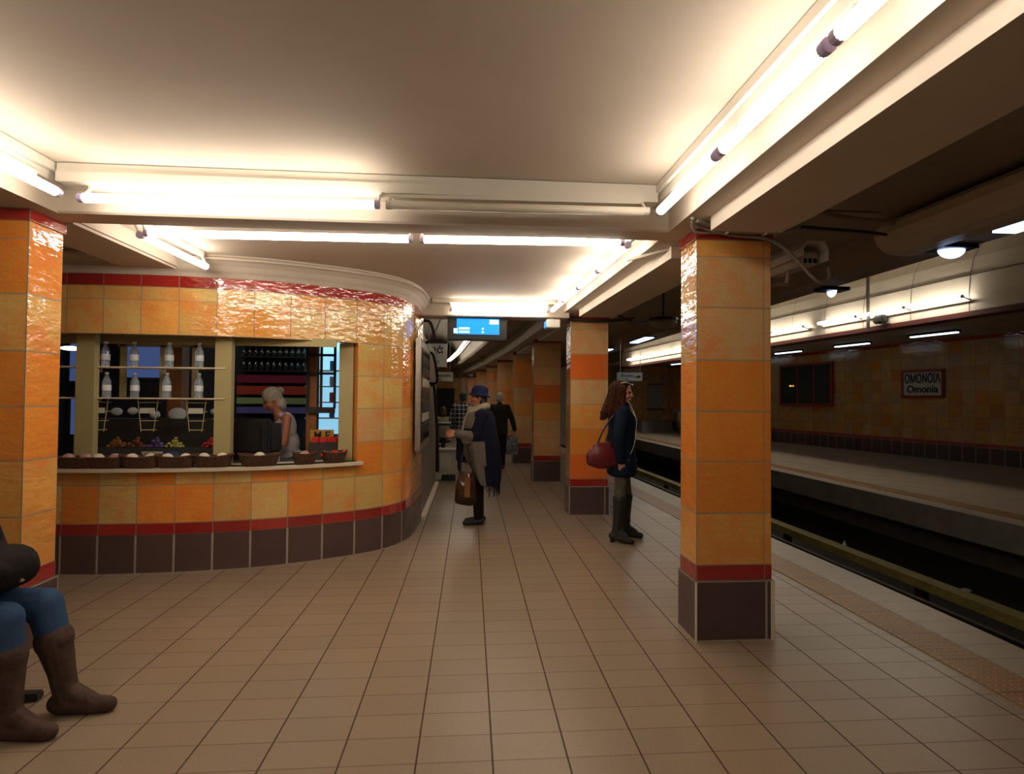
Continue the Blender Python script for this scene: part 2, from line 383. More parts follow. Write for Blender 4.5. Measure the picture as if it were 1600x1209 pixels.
# far-side fascia (curved vault panels), low ceiling, wall
def fpx(y): return -.08*(y-8.1)
FX = 8.7
prof = [(FX, 3.14), (FX, 3.34), (FX+.02, 3.5)]+[(FX+.02+.55*(1-math.cos(a))*.6, 3.5+.95*math.sin(a)) for a in lin(.15, PI/2, 8)]
bm = sweep(B(), [(FX, 3.14), (FX, 3.45), (FX+.03, 3.79), (FX+.1, 4.1), (FX+.3, 4.46), (FX+.5, 4.46), (FX+.3, 3.14)], lin(-5, 26, 20), fpx)
struct('wall_vault_fascia', bm, 'panel')
bm = sweep(B(), [(FX-.012, 3.785), (FX+.05, 3.785), (FX+.05, 3.797), (FX-.0, 3.797)], lin(-5, 26, 20), lambda y: fpx(y)+.015); struct('trim_3', bm, 'seam')
for i in range(16):
    y = 7.75+i*1.17
    pr = [(FX-.006, 3.16), (FX-.006, 3.45), (FX+.024, 3.79), (FX+.094, 4.1), (FX+.29, 4.45)]
    bm = B(); a = [bm.verts.new((x+fpx(y), y, z)) for x, z in pr]; b = [bm.verts.new((x+fpx(y), y+.012, z)) for x, z in pr]
    for k in range(4): bm.faces.new((a[k], b[k], b[k+1], a[k+1]))
    struct('trim_4', bm, 'seam')
bm = sweep(B(), [(FX-.05, 3.06), (FX+.3, 3.06), (FX+.3, 3.15), (FX-.05, 3.15)], lin(-5, 26, 20), fpx); M['dark_red'] = mat('dark_red_fascia', (.09, .018, .014), .6); struct('trim_5', bm, 'dark_red')
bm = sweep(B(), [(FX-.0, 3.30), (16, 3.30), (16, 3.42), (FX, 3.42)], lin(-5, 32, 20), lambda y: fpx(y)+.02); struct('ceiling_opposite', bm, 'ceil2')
# opposite wall, tile by tile
n_ = Vector((8.16, 1.55, 0)).normalized(); d_ = Vector((-1.55, 8.16, 0)).normalized(); W0 = Vector((13.23, 12.27, 0))
def wp(s, z=0, off=0): p = W0+d_*s-n_*off; return (p.x, p.y, z)
T = Tiles(); rows = [.52+.335*i for i in range(9)]
palette = ['tan']*5+['gold']*3+['amber']*2+['orange']
s0 = -14.0
for i in range(int(33/.335)):
    s = s0+i*.335; a, b = wp(s), wp(s+.335)
    hot = random.random() < .10
    T.wall(a, b, 0, .42, i, i+1, 0, 1, jit(TC['plum']), 1); T.wall(a, b, .42, .52, i, i+1, 0, 1, jit(TC['red']), 2)
    for j, z in enumerate(rows[:-1]):
        c = TC[random.choice(palette)]
        if hot and random.random() < .5: c = TC['orange']
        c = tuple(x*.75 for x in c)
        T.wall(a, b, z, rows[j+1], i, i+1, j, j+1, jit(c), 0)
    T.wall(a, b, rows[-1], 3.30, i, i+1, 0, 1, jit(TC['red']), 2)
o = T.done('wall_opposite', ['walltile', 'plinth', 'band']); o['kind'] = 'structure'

# end walls, back wall
bm = box(B(), -9, 16, -5.1, -5, -1.2, 4.6); struct('wall_back', bm, 'whitewall')
bm = box(B(), -9.1, -9, -5, 33, 0, 4.6); struct('wall_left', bm, 'whitewall')
T = Tiles()
for i in range(30):
    x = -9+i*.4
    if x > 5: break
    for j in range(8):
        T.wall((x, 29.99), (x+.4, 29.99), .4+j*.34, .4+(j+1)*.34, i, i+1, j, j+1, jit(TC[random.choice(['tan', 'amber', 'gold'])]), 0)
    T.wall((x, 29.99), (x+.4, 29.99), 0, .4, i, i+1, 0, 1, TC['plum'], 1)
    T.wall((x, 29.99), (x+.4, 29.99), 3.12, 3.26, i, i+1, 0, 1, TC['deep'], 2)
o = T.done('wall_far', ['walltile', 'plinth', 'band']); o['kind'] = 'structure'
bm = box(B(), -9, 16, 30, 30.1, -1.2, 6.2)
struct('wall_far_upper', bm, 'whitewall')
for x in (-2.6, -1.7, -.8):
    bm = box(B(), x, x+.02, 29.96, 29.99, 3.3, 6.1); struct('trim_6', bm, 'seam')
# cross wall closing the opposite platform
T = Tiles()
for i in range(9):
    x = 7.9+i*.335
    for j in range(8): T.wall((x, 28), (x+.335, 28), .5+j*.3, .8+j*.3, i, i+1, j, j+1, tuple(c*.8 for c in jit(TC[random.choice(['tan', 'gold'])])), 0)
    T.wall((x, 28), (x+.335, 28), 0, .5, i, i+1, 0, 1, TC['plum'], 1); T.wall((x, 28), (x+.335, 28), 2.9, 3.04, i, i+1, 0, 1, TC['deep'], 2)
    T.wall((x, 28), (x+.335, 28), 3.04, 3.3, i, i+1, 0, 1, TC['tan'], 0)
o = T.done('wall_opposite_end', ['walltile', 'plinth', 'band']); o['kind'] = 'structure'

# far hall beyond the cross beam: high ceiling, curved cove on the pillar side
bm = box(B(), -9, 4.4, 7.5, 30, 4.4, 4.5); struct('ceiling_far_hall', bm, 'whitewall')
bm = box(B(), -9, 1.3, 7.4, 7.5, CZ, 4.5); struct('wall_hall_header', bm, 'whitewall')
pr = [(1.05, 3.1)]+[(1.05-1.15*(1-math.cos(a)), 3.15+1.2*math.sin(a)) for a in lin(0, PI/2, 8)]
bm = sweep(B(), pr, lin(7.6, 25.5, 14), sx, closed=False)
so = struct('ceiling_cove', bm, 'panel'); md = so.modifiers.new('sol', 'SOLIDIFY'); md.thickness = .04
bm = sweep(B(), [(.95, 3.02), (1.32, 3.02), (1.32, 3.16), (.95, 3.16)], lin(7.6, 29, 14), sx); struct('ceiling_beam_hall', bm, 'ceil2')

# ------------------------------------------------------------ pillars
PR = [.49, .83, 1.17, 1.50, 1.84, 2.19, 2.53, 2.64]
def pillar(x0, y0, w_, d, label, cols, top=BZ, group=None, split=False):
    t = thing('tile_pillar', label, 'pillar', (x0, y0, 0), 0, group)
    def ringq(T, z0, z1, v, col, e=0, mi=0, cu=1):
        c = [(-e, -e), (w_+e, -e), (w_+e, d+e), (-e, d+e)]
        for k in range(4):
            a, b = c[k], c[(k+1) % 4]
            if split and k in (0, 2):
                mx = ((a[0]*.09+b[0]*.91), a[1]) if k == 0 else ((a[0]*.91+b[0]*.09), a[1])
                T.wall(a, mx, z0, z1, 0, 1, v, v+1, col, mi); T.wall(mx, b, z0, z1, 1, 2, v, v+1, jit(col, .1), mi)
            else: T.wall(a, b, z0, z1, 0, 1, v, v+1, col, mi)
    T = Tiles()
    for i in range(7): ringq(T, PR[i], PR[i+1], i, jit(TC[cols[i]], .06))
    T.done('tiled_shaft', ['tile'], t)
    T = Tiles(); ringq(T, .39, .49, 0, TC['red'], 0.002); T.done('lower_red_band', ['band'], t)
    T = Tiles(); ringq(T, 2.64, top, 0, TC['red'], 0.012)
    c = [(-.012, -.012), (w_+.012, -.012), (w_+.012, d+.012), (-.012, d+.012)]
    T.quad([(x, y, 2.64) for x, y in c][::-1], [(.1, .1)]*4, TC['red']); T.done('upper_red_band', ['band'], t)
    T = Tiles(); ringq(T, 0, .39, 0, TC['plum'], .014)
    c = [(-.014, -.014), (w_+.014, -.014), (w_+.014, d+.014), (-.014, d+.014)]
    T.quad([(x, y, .39) for x, y in c], [(.1, .1)]*4, TC['plum']); T.done('dark_plinth', ['plinth'], t)
    return t
p1 = pillar(1.49, 3.54, .51, .27, 'nearest orange tiled pillar, whole from dark plinth to red cap, beside the platform edge', ['amber', 'orange', 'orange', 'orange', 'tan', 'tan', 'amber'], split=True)
bm = box(B(), .500, .522, -.0235, -.012, .0, .385); obj('corner_strip', bm, 'white_board', p1)['label'] = 'cream corner strip'
bm = box(B(), -.012, -.004, -.0235, -.012, .0, .385); obj('corner_strip', bm, 'white_board', p1)['label'] = 'thin cream corner strip'
pillar(1.36, 7.43, .52, .33, 'orange tiled pillar with red-orange blocks standing behind the curly haired person', ['deep', 'orange', 'amber', 'tan', 'deep', 'tan', 'tan'], split=True)
pillar(1.21, 10.48, .52, .33, 'dim tan tiled pillar third along the row, left of the red-orange one', ['tan', 'tan', 'amber', 'deep', 'tan', 'tan', 'tan'], top=3.0)
pillar(1.05, 13.38, .5, .33, 'dim tiled pillar fourth along the row, beyond the hat wearer', ['tan', 'tan', 'amber', 'tan', 'orange', 'orange', 'tan'], top=3.05)
far_names = ['dim brown pillar fifth along the row', 'dim brown pillar sixth along the row', 'dim pillar seventh along the row, small in the distance', 'dim pillar eighth along the row, narrow in the distance', 'last dim pillar of the row, at the far wall']
for i, (y, x) in enumerate(((16.28, .8), (19.18, .56), (22.08, .24), (24.98, -.1), (27.88, -.44))):
    pillar(x, y, .5, .33, far_names[i], [random.choice(['tan', 'amber', 'orange', 'tan']) for _ in range(7)], top=3.1)
pillar(-3.24, 3.57, .54, .28, 'bright orange tiled pillar at the left edge behind the seated person', ['amber', 'amber', 'orange', 'orange', 'gold', 'orange', 'orange'])

# ------------------------------------------------------------ trunking and fluorescent lamps
def lamp(p0, p1, label, group=None, lit='tube', mount=None, r=.027):
    # p0,p1 tube ends; mount: vector from tube to housing (wall side)
    p0, p1 = Vector(p0), Vector(p1); c = (p0+p1)/2
    t = thing('fluorescent_lamp', label, 'lamp', c, 0, group); a, b = p0-c, p1-c; d = (b-a).normalized()
    bm = tube(B(), [a+d*.03, b-d*.03], r, 14); obj('lit_tube' if lit != 'tube_off' else 'unlit_tube', bm, lit, t, True)
    mv = Vector(mount)
    for q in (a, b):
        e = 1 if q is a else -1
        bm = tube(B(), [q, q+d*e*.034], r*1.0, 12); obj('end_cap', bm, 'lilac' if lit == 'tube' else 'white_metal', t)
    bm = B()
    side = d.cross(Vector((0, 0, 1))).normalized()*.022
    q0, q1 = a+mv, b+mv
    vs = []
    for q in (q0, q1):
        for s_, z_ in ((-1, -.017), (1, -.017), (1, .024), (-1, .024)): vs.append(bm.verts.new(q+side*s_+Vector((0, 0, z_))))
    for f in ((0, 1, 2, 3), (7, 6, 5, 4), (0, 4, 5, 1), (1, 5, 6, 2), (2, 6, 7, 3), (3, 7, 4, 0)): bm.faces.new([vs[i] for i in f])
    for q in (a+d*.012, b-d*.012):
        tube(bm, [q, q+mv], .011, 8)
    bmesh.ops.recalc_face_normals(bm, faces=bm.faces); obj('housing', bm, 'white_metal', t)
    return t
TZ = 2.725
GR1 = 'tubes along the right side of the near bay'
yb = [3.30, 2.46, 1.66, .8, .0, -.9, -1.8, -2.7]
for i in range(7):
    ll = ['first lit tube from the corner above the nearest pillar', 'second lit tube from the corner above the nearest pillar', 'third lit tube from that corner, cut by the top edge'][i] if i < 3 else 'lit tube overhead behind the viewer on the right run'
    lamp((1.145, yb[i]-.015, TZ), (1.145, yb[i+1]+.015, TZ), ll, GR1, mount=(.10, 0, .11))
lab = 'lit tube at the left edge of the near bay above the orange pillar'
for i, (a, b) in enumerate(((3.45, 2.25), (2.22, 1.02), (.99, -.21), (-.24, -1.44), (-1.47, -2.67))):
    lamp((-2.38, a-.1, TZ+.015), (-2.38, b-.1, TZ+.015), lab if i == 0 else 'lit tube overhead behind the viewer on the left run', 'tubes along the left side of the near bay', mount=(-.14, 0, .10))
lamp((-2.33, 3.44, 2.745), (-.56, 3.38, 2.745), 'long lit tube on the left half of the near cross beam', mount=(0, .10, .10))
lamp((-.52, 3.38, 2.745), (1.10, 3.34, 2.745), 'unlit tube on the right half of the near cross beam', lit='tube_off', mount=(0, .12, .10))
lamp((-2.28, 4.02, 2.71), (-.42, 3.97, 2.71), 'lit tube behind the near cross beam, left of two', mount=(0, -.06, .075))
lamp((-.37, 3.97, 2.71), (1.10, 3.90, 2.71), 'lit tube behind the near cross beam, right of two', mount=(0, -.02, .075))
lamp((-2.34, 4.06, 2.71), (-2.32, 5.03, 2.71), 'short lit tube slanting back towards the kiosk top', mount=(-.05, 0, .11))
for i, (a, b) in enumerate(((3.95, 4.75), (4.78, 5.5), (5.53, 6.25), (6.28, 7.0))):
    lamp((1.145+sx(a), a, 2.71), (1.145+sx(b), b, 2.71), ['nearest', 'second', 'third', 'farthest'][i]+' lit tube of the right run in the bay above the kiosk passage', 'tubes along the right of the second bay', mount=(.08, 0, .075))
lamp((-.27, 7.07, 2.71), (1.0, 7.05, 2.71), 'lit tube on the far cross beam above the blue screen', mount=(0, .06, .07))
# two-step trunking
def trunk(prof, ys_, fx=sx): return sweep(B(), prof, ys_, fx)
bm = trunk([(1.19, 2.915), (XR, 2.915), (XR, 2.965), (1.19, 2.965)], [-2.8, 3.62]); trunk; sweep(bm, [(1.215, 2.86), (XR, 2.86), (XR, 2.912), (1.215, 2.912)], [-2.8, 3.62], sx); struct('trim_7', bm, 'white_metal')
bm = sweep(B(), [(1.22, 2.80), (XR, 2.80), (XR, 2.848), (1.22, 2.848)], lin(3.85, 7.16, 4), sx); struct('trim_8', bm, 'white_metal')
bm = sweep(B(), [(XL, 2.915), (-2.49, 2.915), (-2.49, 2.965), (XL, 2.965)], [-2.8, 3.62], sx); sweep(bm, [(XL, 2.86), (-2.52, 2.86), (-2.52, 2.912), (XL, 2.912)], [-2.8, 3.62], sx); struct('trim_9', bm, 'white_metal')
bm = box(B(), -2.48, 1.2, 3.47, 3.62, 2.915, 2.965); box(bm, -2.48, 1.2, 3.46, 3.62, 2.85, 2.912); struct('trim_10', bm, 'white_metal')
bm = box(B(), -2.6, 1.2, 3.84, 3.95, 2.80, 2.848); struct('trim_11', bm, 'white_metal')
bm = box(B(), -.5, 1.1, 7.07, 7.16, 2.80, 2.848); struct('trim_12', bm, 'white_metal')

# lamps of the far side
segs = [(8.85, 10.0), (10.03, 11.2), (11.23, 12.4), (12.9, 14.1), (14.13, 15.4), (15.43, 16.7), (16.73, 18.0), (18.03, 19.3), (19.33, 20.6), (20.63, 22.0), (22.03, 23.4), (23.43, 24.8)]
ordn = ['first', 'second', 'third', 'fourth', 'fifth', 'sixth', 'seventh', 'eighth', 'ninth', 'tenth', 'eleventh', 'twelfth']
for i, (a, b) in enumerate(segs):
    lamp((FX-.20+fpx(a), a, 3.40), (FX-.20+fpx(b), b, 3.40), ordn[i]+' lit tube from the right along the pale vault across the tracks', 'tubes on the vault across the tracks', lit='tube_far', mount=(.15, 0, -.06), r=.03)
for i, y in enumerate(lin(8.6, 24.2, 10)[:-1]):
    y2 = y+1.5
    lamp((.48+sx(y), y, 3.2), (.48+sx(y2), y2, 3.2), ordn[i]+' lit tube in the curved cove of the far hall', 'tubes in the far hall cove', lit='tube_hall', mount=(.1, 0, -.05), r=.04)
lamp((-3.6, 6.6, 2.56), (-2.3, 6.6, 2.56), 'small tube added to brighten the kiosk shelves, unseen behind the lintel', 'added unseen tubes on the kiosk ceiling', lit='tube_fill', mount=(0, 0, .06))  # unseen tubes added to brighten the kiosk interior
lamp((-2.15, 6.3, 2.56), (-1.3, 6.3, 2.56), 'small tube added to brighten the shopkeeper, unseen behind the lintel', 'added unseen tubes on the kiosk ceiling', lit='tube_fill', mount=(0, 0, .06))
for i, (x, y0, y1) in enumerate(((11.42, 12.2, 13.4), (11.25, 14.9, 16.1), (10.9, 17.6, 18.8), (10.6, 20.4, 21.6), (9.6, 24.0, 25.4))):
    t = thing('ceiling_lamp', ['slim cool ceiling lamp above the station name sign', 'slim cool ceiling lamp left of the station name sign', 'slim cool ceiling lamp just right of the nearest pillar', 'slim cool ceiling lamp beyond the window across the tracks', 'last slim ceiling lamp near the end wall across the tracks'][i], 'lamp', (x, (y0+y1)/2, 3.25), .19, 'ceiling lamps of the opposite platform')
    L = (y1-y0)/2; obj('housing', box(B(), -.09, .09, -L, L, .0, .05), 'darkmetal', t); obj('diffuser', bevel(box(B(), -.06, .06, -L+.02, L-.02, -.03, .0), .012), 'cool_lamp', t)
for i, (x, y) in enumerate(((5.19, 4.4), (5.0, 14.9), (4.9, 18.4))):
    t = thing('beam_lamp', ['bluish square lamp under the beam at the right edge', 'bluish lamp under the beam seen left of the nearest pillar', 'small far bluish lamp under the beam beside the second pillar'][i], 'lamp', (x-.02*(y-6)-.12, y, 3.245), 0, 'lamps under the centre beam')
    L = .5 if i == 0 else .7
    obj('housing', box(B(), -.16, .16, -L-.05, L+.05, -.02, .004), 'darkmetal', t); obj('diffuser', box(B(), -.12, .12, -L, L, -.045, -.02), 'blue_lamp' if i else 'blue_lamp', t)
for i, (x, y) in enumerate(((5.02, 5.5), (5.22, 7.75))):
    t = thing('emergency_lamp', ['glowing blue half-round lamp hanging under the beam', 'blue lamp on the beam beyond the camera housing'][i], 'lamp', (x+.1, y, 3.25), 0, 'blue half-round lamps')
    obj('base', box(B(), -.2, .2, -.12, .12, -.05, 0), 'black', t)
    bm = ell(B(), (0, 0, -.05), (.14 if i == 0 else .05, .09, .09), seg=18); bmesh.ops.bisect_plane(bm, geom=bm.verts[:]+bm.edges[:]+bm.faces[:], plane_co=(0, 0, -.05), plane_no=(0, 0, 1), clear_outer=True)
    obj('diffuser', bm, 'blue_lamp', t, True)
# duct
bm = B(); dp = [(4.55+.0, 3.2)]
pr = [(4.83, 3.19), (4.64, 3.19), (4.52, 3.22), (4.44, 3.29), (4.40, 3.38), (4.42, 3.47), (4.48, 3.53), (4.83, 3.53)]
sweep(bm, pr, lin(-5, 5.75, 6), lambda y: -.02*(y-6)+.03)
M['duct'] = mat('pale_duct', (.74, .65, .52), .35)
o = obj('ceiling_duct', bm, 'duct'); tag(o, 'grey rounded cable duct on the centre beam at the upper right', 'duct')

# ------------------------------------------------------------ kiosk
ctrl = [(-5.2, 5.75), (-4.6, 5.35), (-4.1, 5.2), (-3.5, 5.14), (-3.0, 5.14), (-2.5, 5.18), (-2.0, 5.27), (-1.73, 5.36), (-1.42, 5.5), (-1.2, 5.62), (-1.0, 5.76), (-.84, 5.93), (-.73, 6.14), (-.665, 6.38), (-.64, 6.62), (-.63, 6.9), (-.62, 7.2)]
def catmull(P, n=12):
    out = []
    for i in range(len(P)-1):
        p0, p1, p2, p3 = [Vector(P[max(0, min(len(P)-1, k))]) for k in (i-1, i, i+1, i+2)]
        for j in range(n):
            t = j/n; out.append(.5*((2*p1)+(-p0+p2)*t+(2*p0-5*p1+4*p2-p3)*t*t+(-p0+3*p1-3*p2+p3)*t**3))
    out.append(Vector(P[-1])); return out
dense = catmull(ctrl)
acc = [0]
for a, b in zip(dense, dense[1:]): acc.append(acc[-1]+(b-a).length)
TOT = acc[-1]
def at(s):
    s = max(0, min(TOT-1e-6, s))
    for i in range(len(acc)-1):
        if acc[i+1] >= s:
            t = (s-acc[i])/(acc[i+1]-acc[i]); p = dense[i].lerp(dense[i+1], t); d = (dense[i+1]-dense[i]).normalized(); return p, Vector((d.y, -d.x))  # outward normal
def s_of(x, y): return min(range(len(dense)), key=lambda i: (dense[i]-Vector((x, y))).length)
sJ = acc[s_of(-1.42, 5.5)]      # a joint here
TW = .314
sW0 = acc[s_of(-4.35, 5.27)]; sW1 = acc[s_of(-1.13, 5.68)]
SUB = 3
knots = []
k0 = int(-sJ/TW)-1
for i in range(k0, k0+60):
    for j in range(SUB):
        s = sJ+(i+j/SUB)*TW
        if 0 <= s < TOT: knots.append(s)
knots = sorted(set([0]+knots+[TOT, sW0, sW1]))
def off(s, o): p, n = at(s); return (p.x+n.x*o, p.y+n.y*o)
kt = thing('station_kiosk', 'curved orange tiled kiosk with a long serving window, left of the passage', 'kiosk', (0, 0, 0))
krows = [(.44, .78, 'A'), (.78, .93, 'A'), (.93, 1.12, 'W'), (1.12, 1.46, 'W'), (1.46, 1.79, 'W'), (1.79, 2.12, 'W'), (2.12, 2.43, 'A'), (2.43, 2.55, 'A')]
T = Tiles(); random.seed(11); tcol = {}
for a, b in zip(knots, knots[1:]):
    mid = (a+b)/2; ti = math.floor((mid-sJ)/TW); ua, ub = (a-sJ)/TW, (b-sJ)/TW
    for j, (z0, z1, k) in enumerate(krows):
        jj = j if j < 1 else (1 if j < 3 and k == 'W' or j == 1 else j)
        if k == 'W' and sW0 < mid < sW1: continue
        key = (ti, jj)
        if key not in tcol:
            pal = ['orange', 'amber', 'gold', 'orange', 'yellow', 'amber'] if j < 3 else (['gold', 'yellow', 'amber', 'gold'] if j > 5 else ['amber', 'orange', 'gold', 'tan', 'yellow'])
            tcol[key] = jit(TC[random.choice(pal)], .1)
        v0, v1 = j, j+1
        if j == 1: v0, v1 = 1, 1.45
        if j == 2: v0, v1 = 1.45, 2
        T.wall(off(a, 0), off(b, 0), z0, z1, ua, ub, v0, v1, tcol[key])
# window reveals
def reveal(T):
    for s, sg in ((sW0, 1), (sW1, -1)):
        p, q = off(s, 0), off(s, -.13)
        zz = [.93, 1.12, 1.46, 1.79, 2.12]
        for j in range(4):
            ab = (p, q) if sg < 0 else (q, p)
            T.wall(ab[0], ab[1], zz[j], zz[j+1], 0, 1, j, j+1, jit(TC['orange']))
    ks = [s for s in knots if sW0 <= s <= sW1]
    for a, b in zip(ks, ks[1:]):
        a0, a1, b0, b1 = off(a, 0), off(a, -.13), off(b, 0), off(b, -.13)
        for z in (2.12, .93):
            T.quad([(a0[0], a0[1], z), (b0[0], b0[1], z), (b1[0], b1[1], z), (a1[0], a1[1], z)], [((a-sJ)/TW, .1), ((b-sJ)/TW, .1), ((b-sJ)/TW, .9), ((a-sJ)/TW, .9)], TC['orange'])
reveal(T)
T.done('tiled_wall', ['tile'], kt)
T = Tiles(); T2 = Tiles(); T3 = Tiles()
for a, b in zip(knots, knots[1:]):
    ti = math.floor(((a+b)/2-sJ)/TW); ua, ub = (a-sJ)/TW, (b-sJ)/TW; random.seed(ti)
    c = jit(TC['red'], .2); T.wall(off(a, .003), off(b, .003), .34, .44, ua, ub, 0, 1, c)
    T2.wall(off(a, .006), off(b, .006), 2.55, 2.655, ua, ub, 0, 1, jit(TC['red'], .2))
    T3.wall(off(a, .008), off(b, .008), 0, .34, ua, ub, 0, .98, jit(TC['plum2'], .1))
T.done('lower_red_band', ['band'], kt); T2.done('upper_red_band', ['band'], kt); T3.done('dark_plinth', ['plinth'], kt)
# parapet + cornice
bm = B()
pr = [(.0, 2.655), (.012, 2.69), (.03, 2.715), (.05, 2.755), (.085, 2.79), (.11, 2.80), (.11, 2.82), (.08, 2.835), (.08, 2.852)]
rg = [[bm.verts.new((*off(s, o_), z)) for o_, z in pr] for s in knots]
for a, b in zip(rg, rg[1:]):
    for k in range(len(pr)-1): bm.faces.new((a[k], b[k], b[k+1], a[k+1]))
obj('cornice', bm, 'ceil', kt, False)
# inner face of wall (dark) and inner back walls
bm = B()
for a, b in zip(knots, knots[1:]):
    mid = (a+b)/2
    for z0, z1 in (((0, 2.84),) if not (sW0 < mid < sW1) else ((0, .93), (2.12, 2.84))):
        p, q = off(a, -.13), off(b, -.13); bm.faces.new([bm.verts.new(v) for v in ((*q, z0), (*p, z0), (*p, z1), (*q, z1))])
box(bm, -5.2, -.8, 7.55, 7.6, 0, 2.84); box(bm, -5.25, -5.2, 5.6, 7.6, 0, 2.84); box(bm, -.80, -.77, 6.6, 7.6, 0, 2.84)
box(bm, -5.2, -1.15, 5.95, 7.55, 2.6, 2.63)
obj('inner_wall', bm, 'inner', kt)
# counter sill
bm = B(); ks = [s for s in knots if sW0 <= s <= sW1]+[sW1+.04]
sec = [(.07, .90), (.075, .93), (-.30, .93), (-.30, .90)]
rg = [[bm.verts.new((*off(s, o_), z)) for o_, z in sec] for s in ks]
for a, b in zip(rg, rg[1:]):
    for k in range(4): bm.faces.new((a[k], b[k], b[(k+1) % 4], a[(k+1) % 4]))
bm.faces.new(rg[0]); bm.faces.new(rg[-1][::-1]); obj('counter_sill', bm, 'white_board', kt)
# posts
def post(x0, x1, y, z0=.93, z1=2.12, d=.07, m_='cream_paint', nm='window_post'):
    return obj(nm, box(B(), x0, x1, y, y+d, z0, z1), m_, kt)
post(-3.56, -3.40, 5.27); post(-2.37, -2.22, 5.32); post(-1.33, -1.19, 5.72, d=.05)
obj('window_head', box(B(), -3.95, -1.3, 5.45, 5.49, 2.06, 2.14), 'cream_paint', kt)
# mullion frame behind the bottle shelves
for x in (-3.35, -2.98, -2.68, -2.46): obj('mullion', box(B(), x-.03, x+.02, 5.6, 5.63, 1.56, 2.1), 'cream_paint', kt)
obj('mullion', box(B(), -3.4, -2.4, 5.6, 5.63, 2.05, 2.11), 'cream_paint', kt)
obj('rear_post', box(B(), -3.12, -2.98, 5.95, 6.1, .93, 2.3), 'brown_wood', kt)
obj('door_post', box(B(), -1.79, -1.68, 6.2, 6.3, .6, 2.2), 'brown_wood', kt)
# shelves
for z, l in ((1.84, 'upper thin white glass-bottle shelf across the kiosk window'), (1.555, 'lower thin white bottle shelf across the kiosk window')):
    t = thing('bottle_shelf', l, 'shelf', (-3.07, 5.40, z)); obj('board', bevel(box(B(), -.83, .80, -.09, .09, -.014, .0), .004), 'white_board', t)
    for x in (-.4, .78): obj('bracket', box(B(), x-.008, x+.008, -.05, .08, -.05, -.014), 'white_board', t)
def bottle(x, y, z, label, group, first=[None]):
    if first[0] is None:
        t = thing('water_bottle', label, 'bottle', (x, y, z), 0, group); first[0] = t
        obj('body', lathe(B(), [(.001, 0), (.034, .0), (.037, .01), (.036, .05), (.034, .06), (.037, .07), (.036, .11), (.033, .12), (.037, .13), (.035, .15), (.02, .185), (.014, .2), (.014, .215)], seg=16), 'glass', t, True)
        obj('label_sleeve', lathe(B(), [(.0375, .06), (.0385, .065), (.0385, .11), (.0375, .115)], seg=16), 'capw', t, True)['label'] = 'pale label sleeve'
        obj('cap', lathe(B(), [(.016, .213), (.017, .215), (.017, .232), (.015, .234)], seg=12), 'capw', t)
        return t
    r = copy_tree(first[0]); r.location = (x, y, z); r['label'] = label; r['group'] = group; return r
pos = ['leftmost', 'second from left', 'third from left', 'rightmost']
for row, z in (('upper', 1.841), ('lower', 1.556)):
    for i, u in enumerate(((165, 210, 265, 312) if row == 'upper' else (168, 212, 262, 312))):
        bottle(PX(u, 622, 5.40).x-.01, 5.40, z, '%s clear bottle on the %s kiosk window shelf' % (pos[i], row), 'clear bottles on the %s shelf' % row)
for x, l in ((-3.42, 'left'), (-2.98, 'middle'), (-2.55, 'right')):
    t = thing('hanging_rack', '%s small wire rack with a pale card, hanging below the lower shelf' % l, 'rack', (x, 5.36, 1.54), 0, 'wire racks below the shelf')
    bm = B()
    for k in range(4): tube(bm, [(-.09+k*.012, 0, -.03-k*.085), (.09-k*.012, 0, -.03-k*.085), (.09-k*.012, .05, -.03-k*.085), (-.09+k*.012, .05, -.03-k*.085), (-.09+k*.012, 0, -.03-k*.085)], .004, 6)
    tube(bm, [(-.09, 0, 0), (-.055, 0, -.3)], .004, 6); tube(bm, [(.09, 0, 0), (.055, 0, -.3)], .004, 6)
    obj('wire_frame', bm, 'cream_paint', t); obj('card', box(B(), -.065, .065, -.008, -.004, -.13, -.08), 'signw', t)
# back of shop shelving with heaps
t = thing('goods_counter', 'dark stepped display counter behind the kiosk window', 'counter', (-3.0, 5.75, 0)); obj('body', box(B(), -.75, .62, -.1, .3, .0, 1.06), 'soil', t); obj('upper_shelf', box(B(), -.75, .62, .1, .3, 1.06, 1.13), 'soil', t)
heap = [(185, (.42, .16, .05), 'orange'), (215, (.35, .12, .06), 'terracotta'), (247, (.20, .14, .42), 'lilac'), (275, (.62, .56, .14), 'pale yellow'), (331, (.70, .06, .04), 'bright red')]
for i, (u, c, nm) in enumerate(heap):
    x = PX(u, 622, 5.72).x
    t = thing('soap_heap', 'small heap of %s soaps on the dark display counter' % nm, 'soap heap', (x, 5.72, 1.061), 0, 'heaps of coloured soaps')
    mm = mat('soap_'+nm.replace(' ', '_'), c, .6); bm = B()
    for k, n in enumerate((7, 5, 3, 1)):
        for j in range(n): bevel_ = ell(bm, ((j-(n-1)/2)*.026, random.uniform(-.03, .03), .016+k*.025), (.017, .02, .014), (0, 0, random.random()*3), 8)
    obj('soaps', bm, mm, t)['kind'] = 'stuff'
    obj('tray', box(B(), -.1, .1, -.05, .05, 0, .006), 'soil', t)
for u, l, m_, s_ in ((240, 'white lettered card on the front of the dark counter', 'signw', 'NEFAY'), (272, 'small blue card on the dark counter', 'screen2', '')):
    if m_ == 'screen2': M['screen2'] = mat('blue_card', (.04, .12, .3), .5)
    x = PX(u, 622, 5.64).x; t = thing('price_card', l, 'card', (x, 5.64, .98))
    obj('card', box(B(), -.1 if s_ else -.06, .1 if s_ else .06, -.004, .0, -.04, .05), m_, t)
    if s_: text('lettering', s_, .07, (0, -.006, .005), (PI/2, 0, 0), 'signtxt', t)
